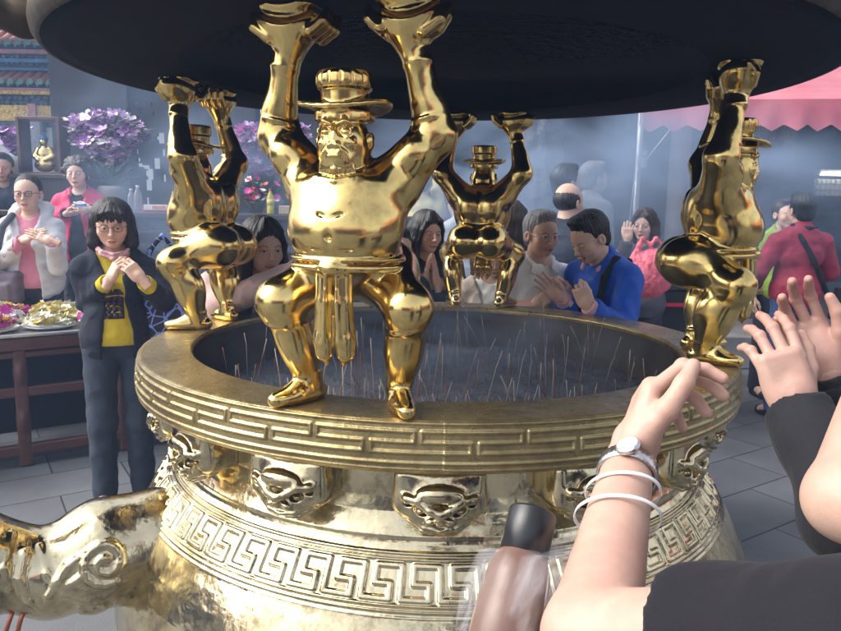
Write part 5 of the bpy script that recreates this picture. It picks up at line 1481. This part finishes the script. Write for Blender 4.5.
# man in royal blue jacket, head bowed, facing left
yaw = -58; loc, Hh = place((590, 238), 3.32, yaw, 12, headoff=(0, -.035, -.02))
a = arms_w(loc, yaw, Hh, {1: dict(el=W(622, 330, 3.12), wr=W(588, 306, 3.05), hd=(-.45, -.05, .85), n=(.1, .9, .1), kind='fist'), -1: dict(el=W(575, 330, 3.45), wr=W(562, 298, 3.28), hd=(-.75, -.1, .6), n=(.15, -.9, -.35), kind='open')})
p_k = person('man in a royal blue jacket with pink collar bowing his head over his raised hands', loc, yaw, Hh, male=True, arms=a, hair=('short', M_HBLACK), top=C_PINK, jacket=J_BLUE, jopen=0, collar=C_PINK, head=(28, 0, -4), lean=12, skin=SK, closed=True, headoff=(0, -.035, -.02), jsleeve=.93)
q = a[1]; d = (q['wr']-q['el']); d /= np.linalg.norm(d); fr = hand_frame(d, (1, 0, .3)); mb = MB()
for off, rr in ((.012, .035), (.042, .038)):
    c0 = q['wr']-d*off
    for t in np.linspace(0, 2*np.pi, 20, endpoint=False):
        c_ = c0+fr@np.array((rr*math.cos(t), rr*math.sin(t), 0)); mb.lathe([(.001, -.0055), (.004, -.004), (.0055, 0), (.004, .004), (.001, .0055)], tuple(c_), 8)
mb.build('bead_bracelet', basic('wooden_beads', (.42, .36, .28), .4), p_k, True)
s = Sdf((-.3, -.35, .8), (.35, .35, 1.6), .006); lr_ = rotm(12, 0, 0); pv = np.array((0, .02, .92))
Lq = lambda p: lr_@(np.array(p, float)-pv)+pv
s.chain([Lq((.085, .115, 1.2)), Lq((.10, .09, 1.33)), Lq((.105, .0, 1.365)), Lq((.11, -.09, 1.30)), Lq((.10, -.135, 1.18))], [.017]*5, .01); v, f = s.mesh(); mesh_obj('backpack_strap', v, f, T_BLACK, p_k)

# people farther back
person('person in a grey cardigan with short grey hair, far back in the smoke', *(lambda q: (q[0], 110, q[1]))(place((594, 180), 6.2, 110)), male=True, hair=('short', M_HGREY), jacket=J_GREY, jopen=0, top=T_WHITE, skin=SK2, fine=.0035, bodyh=.009)
person('balding man seen from behind in dark clothes, left of the bowing man', *(lambda q: (q[0], 130, q[1]))(place((569, 203), 4.7, 130)), male=True, hair=('bald', M_HBLACK), top=J_DARK, skin=SK, fine=.0035, bodyh=.009)
person('man in a dark jacket with his back turned, in the smoke behind the elderly man', *(lambda q: (q[0], 120, q[1]))(place((566, 184), 5.5, 120)), male=True, hair=('short', M_HBLACK), jacket=J_DARK, jopen=0, top=J_DARK, skin=SK, fine=.0035, bodyh=.009)
loc, Hh = place((422, 182), 6.2, 170); a = arms_w(loc, 170, Hh, {-1: dict(el=W(436, 188, 6.4), wr=W(428, 168, 6.5), hd=(-.2, .3, .9), n=(0, 1, 0), kind='relaxed'), 1: dict(el=W(404, 190, 6.3), wr=W(408, 168, 6.5), hd=(.2, .3, .9), n=(0, 1, 0), kind='relaxed')})
person('person in a pale yellow top raising both arms, right of the front statue\'s arm', loc, 170, Hh, arms=a, hair=('short', M_HBROWN), top=J_CREAM, skin=SK, fine=.0035, bodyh=.009)
person('person in a white shirt partly hidden behind the far statue\'s elbow', (.30, 6.0, 0), 200, 1.66, male=True, hair=('short', M_HBLACK), top=T_WHITE, skin=SK, fine=.0035, bodyh=.009)
loc, Hh = place((644, 226), 5.0, -30); a = arms_w(loc, -30, Hh, {-1: dict(el=W(622, 262, 4.9), wr=W(627, 240, 4.85), hd=(.05, 0, 1), n=(.3, .9, 0), kind='relaxed'), 1: dict(el=(1.78, 5.05, 1.05), wr=(1.66, 4.85, 1.1), hd=(-.7, -.3, .4), n=(0, 1, 0), kind='relaxed')})
person('woman in a grey cardigan with brown hair raising one hand by the awning pole', loc, -30, Hh, arms=a, hair=('shoulder', M_HWARM), jacket=J_DGREY, top=J_DGREY, jopen=0, skin=SK2, fine=.0035, bodyh=.009)
p_q = person('man seen from behind in a crimson windbreaker with a dark strap across his back', *(lambda q: (q[0], 186, q[1]))(place((801, 211), 5.2, 186)), male=True, hair=('short', M_HBLACK), jacket=J_RED, jopen=0, top=J_RED, skin=SK, trousers=T_JEANS, stout=.98, fine=.003, arms={-1: dict(el=(-.27, -.02, 1.06), wr=(-.20, -.16, .95), hd=(.3, -.6, -.3), n=(1, 0, 0), kind='relaxed'), 1: dict(el=(.27, -.02, 1.06), wr=(.20, -.16, .95), hd=(-.3, -.6, -.3), n=(-1, 0, 0), kind='relaxed')})
s = Sdf((-.3, -.3, .8), (.3, .3, 1.5), .006); s.chain([(.075, .03, 1.385), (.05, .125, 1.28), (-.03, .142, 1.15), (-.12, .125, 1.0), (-.19, .08, .92)], [.018]*5, .0); s.chain([(.075, .03, 1.385), (.0, .10, 1.372), (-.08, .06, 1.37)], [.012]*3, .01)
v, f = s.mesh(); mesh_obj('strap', v, f, T_BLACK, p_q)
s = Sdf((-.1, -.07, -.16), (.1, .07, .16), .006); s.box((0, 0, 0), (.055, .035, .12), None, .02, 0); v, f = s.mesh(); o = mesh_obj('hip_bag', v, f, T_BLACK); o.location = (3.06, 5.17, .86); o.rotation_euler = (0, R(8), 0); tag(o, 'slim black bag at the hip of the man in crimson', 'bag')
person('person in a lime green top facing the camera behind the man in crimson', *(lambda q: (q[0], 10, q[1]))(place((784, 215), 5.8, 10)), hair=('short', M_HBROWN), top=J_LIME, jacket=J_LIME, jopen=0, skin=SK2, fine=.0035, bodyh=.009)
person('person in magenta standing in the gloom right of the left statue', (-2.05, 7.0, .3), 160, 1.50, hair=('bob', M_HBLACK), top=J_MAG, jacket=J_MAG, jopen=0, skin=SK2, fine=.004, bodyh=.01)
person('dim grey figure deep in the smoke right of the right statue', (4.2, 8.6, .32), 20, 1.6, male=True, hair=('short', M_HBLACK), top=J_DGREY, skin=SK3, fine=.004, bodyh=.01)
person('dim figure in dark coat by the hall columns at the right edge', (5.4, 8.7, .32), -20, 1.64, male=True, hair=('short', M_HBLACK), top=J_DARK, jacket=J_DARK, jopen=0, skin=SK3, fine=.004, bodyh=.01)

# ------------------------------------------------------------------ foreground visitors
T_TEE = cloth_mat('faded_black_tee', (.011, .010, .014), .9, 700, fold=.25)
loc = (.385, .37, 0); yaw = 176; Hh = 1.595
SHL = np.array((.36, .34, 1.20)); EL = W(592, 638, .50); WR = W(630, 458, .70)
ELR = W(848, 500, .62); WRR = W(900, 312, .82)
a = arms_w(loc, yaw, Hh, {1: dict(el=EL, wr=WR, hd=(.352, .553, .755), n=(.93, -.23, -.26), kind='fistA'), -1: dict(el=ELR, wr=WRR, hd=(.1, .4, .8), n=(-.9, .2, 0), kind='open')})
_th = the_hand
def the_hand(kind, h=.0026):
    if kind == 'fistA': return get_hand(('fistA', .002), h=.002, per=[(62, 52, 26), (56, 50, 25), (50, 46, 24), (42, 40, 22)], spread=3, thumb=.15)
    if kind == 'clapA': return get_hand(('clapA', .0022), h=.0022, per=[(34, 32, 20), (28, 30, 18), (24, 26, 16), (20, 24, 16)], spread=3, thumb=.1)
    return _th(kind, h)
p_n = person('visitor in a black short sleeved tee raising both bare arms at the lower right', loc, yaw, Hh, arms=a, hair=('short', M_HBLACK), top=T_TEE, skin=(.47, .31, .25), tsleeve=.235, bodyh=.0042, blush=.1)
# visitor with black cuffs
loc = (1.00, .90, 0); yaw = 140; Hh = 1.60
WB1, WB2 = W(797, 408, .98), W(828, 372, 1.06)
a = arms_w(loc, yaw, Hh, {1: dict(el=W(850, 520, .84), wr=WB1, hd=(W(768, 325, 1.02)-WB1), n=(.1, .75, -.2), kind='clapA'), -1: dict(el=W(868, 480, 1.05), wr=WB2, hd=(W(788, 305, 1.10)-WB2), n=(-.3, -.9, .2), kind='clapA')})
p_o = person('visitor in black long sleeves at the right edge clapping both hands together', loc, yaw, Hh, arms=a, hair=('short', M_HBLACK), top=T_BLACK, jacket=T_BLACK, jopen=0, jsleeve=.97, skin=(.45, .29, .24), bodyh=.005)

# wrist watch, bag handles, bottle in a bag
def on_arm(t): return WR+(EL-WR)*t
dA = (EL-WR)/np.linalg.norm(EL-WR)
def ring(c, d, n, rx, ry, tube_w, tube_t, name, mat, par, seg=48, links=False, tilt=0):
    fr = hand_frame(d, n); mb = MB(); V = []; F = []
    for i in range(seg):
        t = 2*math.pi*i/seg; bumpy = .0006*(i % 2) if links else 0
        for (u, v) in ((-1, 0), (-1, 1), (1, 1), (1, 0)):
            r1 = v*tube_t+bumpy*v
            p = c+fr@np.array(((rx+r1)*math.cos(t), (ry+r1)*math.sin(t), u*tube_w/2+tilt*math.cos(t))); V.append(p)
    for i in range(seg):
        j = (i+1) % seg
        for k in range(4): k2 = (k+1) % 4; F.append((i*4+k, j*4+k, j*4+k2, i*4+k2))
    return mesh_obj(name, V, F, mat, par, True)
M_STEELW = basic('watch_steel', (.62, .62, .62), .22, .1, metal=.95, bmp=.3, bscale=300)
nA = (-.55, -.75, .3)
wc = on_arm(.10)
watch = empty('wrist_watch', tuple(wc), 0, 'silver bracelet watch on the wrist of the nearest raised arm', 'watch')
fr = hand_frame(dA, nA)
w_ = ring(np.zeros(3), dA, nA, .0270, .0250, .017, .0022, 'bracelet', M_STEELW, watch, 72, True)
mb = MB(); Mf = Matrix([list(r) for r in fr]).to_4x4() @ Matrix.Translation((-.012, -.0262, 0)) @ Matrix.Rotation(R(90), 4, 'X')
case_prof = [(.001, .0), (.0115, 0), (.0128, .002), (.0128, .0045), (.0115, .006), (.0105, .0062)]
sub = MB().lathe(case_prof, n=32); mb.add([tuple(Mf @ Vector(v)) for v in sub.V], sub.F); mb.build('watch_case', M_STEELW, watch, True)
sub = MB().lathe([(.0105, .0064), (.001, .0065)], n=32); mb = MB(); mb.add([tuple(Mf @ Vector(v)) for v in sub.V], sub.F); mb.build('dial', basic('watch_dial', (.65, .65, .62), .25, .05), watch)
M_FILM, nt, b = node_mat('clear_bag_film'); b.inputs['Base Color'].default_value = (.85, .85, .88, 1); b.inputs['Alpha'].default_value = .28; b.inputs['Roughness'].default_value = .45; n_ = noise_node(nt, 14, 5, coords(nt, 'Object', (1, 1, .25)), .5, 1.); bump(nt, b, n_.outputs[0], 1., .01)
rr = ramp(nt, n_.outputs[0], [(.45, (.05,)*3), (.72, (.30,)*3)]); nt.links.new(rr.outputs[0], b.inputs['Alpha'])
M_BAND, nt, b = node_mat('white_bag_handle'); b.inputs['Base Color'].default_value = (.85, .85, .86, 1); b.inputs['Roughness'].default_value = .35; b.inputs['Alpha'].default_value = .8
# bottle
bt = W(533, 512, .60); bb_ = W(497, 668, .52)
bag = empty('drink_bag', tuple(bt), 0, 'thin clear plastic bag hanging from the forearm round a drink bottle', 'plastic bag')
for t, rx, n_off in ((.24, .033, .0), (.40, .037, .1)):
    ring(on_arm(t)-bt, dA+np.array((.0, .25, -.2)), nA, rx, rx*.9, .0035, .0012, 'handle', M_BAND, bag, 60, False, .010)
def cyl_between(p, q, prof, mat, name, par, n=40, off=None):
    z = (q-p); L = np.linalg.norm(z); fr = hand_frame(z, (0, -1, .1)); mb = MB(); sub = MB().lathe([(r, t*L) for r, t in prof], n=n)
    mb.add([tuple(fr@np.array(v)+p-(off if off is not None else 0)) for v in sub.V], sub.F); return mb.build(name, mat, par, True)
M_TEA, nt, b = node_mat('brown_tea_bottle'); b.inputs['Base Color'].default_value = (.16, .07, .04, 1); b.inputs['Roughness'].default_value = .32; b.inputs['Transmission Weight'].default_value = .25
M_CAP = basic('black_cap_plastic', (.012, .012, .014), .3, .1, bmp=0)
bot = empty('drink_bottle', tuple(bt), 0, 'bottle of brown tea with a wide black cap inside the clear bag', 'bottle')
cyl_between(bb_, bt, [(.001, 0), (.026, 0), (.029, .03), (.029, .40), (.027, .45), (.028, .50), (.0265, .60), (.0225, .68), (.0195, .71), (.0195, .95)], M_TEA, 'bottle_body', bot, off=bt)
cyl_between(bb_, bt, [(.0200, .70), (.0212, .705), (.0212, .985), (.0205, 1.0), (.0188, 1.0), (.0178, .985), (.001, .985)], M_CAP, 'cap', bot, off=bt)
# bag film: lofted from a bunch at the handles to a sleeve round the bottle
def loft_bag():
    top = on_arm(.33)-bt; V = []; F = []; n = 56; rows = 34; z = (bb_-bt); L = np.linalg.norm(z); zf = z/L; fr = hand_frame(z, (0, -1, .1))
    for j in range(rows+1):
        q = j/rows
        if q < .4:
            u = q/.4; c = top*(1-u)+(zf*.045)*u; c = c+np.array((.004, .0, -.02))*math.sin(u*math.pi); rad = .012+.022*u**.8
        else:
            u = (q-.4)/.6; c = zf*(.045+u*(L+.0)); rad = .034+.004*math.sin(u*3)
        for i in range(n):
            t = 2*math.pi*i/n; rr = rad*(1+.10*math.sin(7*t+3*q)+.06*math.sin(13*t-9*q)+.04*math.sin(3*t+14*q))
            V.append(c+fr@np.array((rr*math.cos(t), rr*math.sin(t), 0)))
    for j in range(rows):
        for i in range(n): F.append((j*n+i, j*n+(i+1) % n, (j+1)*n+(i+1) % n, (j+1)*n+i))
    F.append(tuple(rows*n+i for i in range(n)))
    return mesh_obj('film', V, F, M_FILM, bag, True)
loft_bag()

# copper wire loop hanging from the handle of the burner
mb = MB(); mb.tube([W(27, 600, 1.80), W(25, 607, 1.75), W(20, 622, 1.74), W(12, 655, 1.73)], .006, 8); mb.tube([W(27, 600, 1.80), W(15, 605, 1.755), W(9, 622, 1.74), W(-2, 655, 1.73)], .006, 8)
o = mb.build('wire_hook', M_COPPER, None, True); tag(o, 'pair of copper wires hanging under the left handle of the burner', 'wire')
# ------------------------------------------------------------------ air
def vol_mat(name, col, dens, noise=None):
    m = bpy.data.materials.new(name); m.use_nodes = True; nt = m.node_tree; nt.nodes.clear()
    o = nt.nodes.new('ShaderNodeOutputMaterial'); v = nt.nodes.new('ShaderNodeVolumePrincipled'); nt.links.new(v.outputs[0], o.inputs['Volume'])
    v.inputs['Color'].default_value = (*col, 1); v.inputs['Density'].default_value = dens; v.inputs['Anisotropy'].default_value = .2
    if noise:
        co = coords(nt, 'Object'); n = noise_node(nt, noise, 3, co, .5, .6)
        r = nt.nodes.new('ShaderNodeMapRange'); nt.links.new(n.outputs[0], r.inputs[0]); r.inputs[1].default_value = .44; r.inputs[2].default_value = .66; r.inputs[3].default_value = 0; r.inputs[4].default_value = dens
        # fade out towards the faces of the plume
        tc = nt.nodes.new('ShaderNodeTexCoord'); gr = nt.nodes.new('ShaderNodeTexGradient'); gr.gradient_type = 'SPHERICAL'; nt.links.new(tc.outputs['Object'], gr.inputs[0])
        mu = nt.nodes.new('ShaderNodeMath'); mu.operation = 'MULTIPLY'; nt.links.new(r.outputs[0], mu.inputs[0]); nt.links.new(gr.outputs[1], mu.inputs[1]); nt.links.new(mu.outputs[0], v.inputs['Density'])
    return m
mb = MB(); mb.box((0, 1, 3.9), (19, 15.5, 4.9)); o = mb.build('haze', vol_mat('haze_air', (.40, .60, 1.0), HAZE)); tag(o, 'thin blue incense haze over the courtyard', 'haze', kind='stuff'); o.data.name = 'haze'
def plume(loc, sc, dens, noise, lab, seed=0):
    mb = MB(); n = 16; sub = MB().lathe([(math.sin(math.pi*i/12)*1.0+1e-5, -math.cos(math.pi*i/12)) for i in range(13)], n=20)
    o = mb.add(sub.V, sub.F).build('smoke', vol_mat('smoke_%d' % seed, (.50, .68, 1.0), dens, noise), None, True); o.location = loc; o.scale = sc; tag(o, lab, 'smoke', kind='stuff')
plume((1.2, 5.2, 1.65), (2.0, 1.4, .85), SMOKE*1.6, 2.2, 'drifting blue incense smoke behind the burner', 1)
plume((-1.6, 4.8, 1.6), (1.3, .9, .9), SMOKE*.6, 2.5, 'thin incense smoke by the altar on the left', 2)
plume((3.7, 6.9, 1.45), (1.9, 1.2, .9), SMOKE*1.2, 2.2, 'blue incense smoke on the right before the hall', 3)
plume((CX, CY, 1.05), (.78, .78, .30), SMOKE*.5, 4, 'thin smoke lying over the ash inside the burner', 4)
# ------------------------------------------------------------------ camera, light
cam = bpy.data.cameras.new('camera'); co = bpy.data.objects.new('camera', cam); COL.objects.link(co); SC.camera = co
cam.sensor_width = 36; cam.lens = 713.5/841*36; cam.clip_start = .02; cam.clip_end = 400
Mc = Matrix.Rotation(R(90)-.1525, 4, 'X') @ Matrix.Rotation(.017, 4, 'Z')
co.matrix_world = Matrix.Translation((0, 0, 1.52)) @ Mc
w = bpy.data.worlds.new('World'); SC.world = w; w.use_nodes = True; nt = w.node_tree
sk = nt.nodes.new('ShaderNodeTexSky'); sk.sky_type = 'NISHITA'; sk.sun_disc = False
SUN_EL, SUN_AZ = R(44), R(262)      # azimuth measured from +Y clockwise
sk.sun_elevation = SUN_EL; sk.sun_rotation = SUN_AZ; sk.air_density = 1.0; sk.dust_density = 4.0; sk.ozone_density = .6
hs = nt.nodes.new('ShaderNodeHueSaturation'); hs.inputs['Saturation'].default_value = .35
nt.links.new(sk.outputs[0], hs.inputs['Color']); bg = nt.nodes['Background']; nt.links.new(hs.outputs[0], bg.inputs[0]); bg.inputs[1].default_value = .15
l = bpy.data.lights.new('sun', 'SUN'); l.energy = 1.4; l.angle = R(60); l.color = (1, .96, .9); lo = bpy.data.objects.new('sun', l); COL.objects.link(lo)
d = Vector((math.sin(SUN_AZ)*math.cos(SUN_EL), math.cos(SUN_AZ)*math.cos(SUN_EL), math.sin(SUN_EL)))
lo.rotation_euler = d.to_track_quat('Z', 'Y').to_euler(); lo.location = (0, -3, 8)
SC.view_settings.view_transform = 'Standard'; SC.view_settings.look = 'None'; SC.view_settings.gamma = 1; SC.view_settings.exposure = EXPO
SC.render.engine = 'CYCLES'
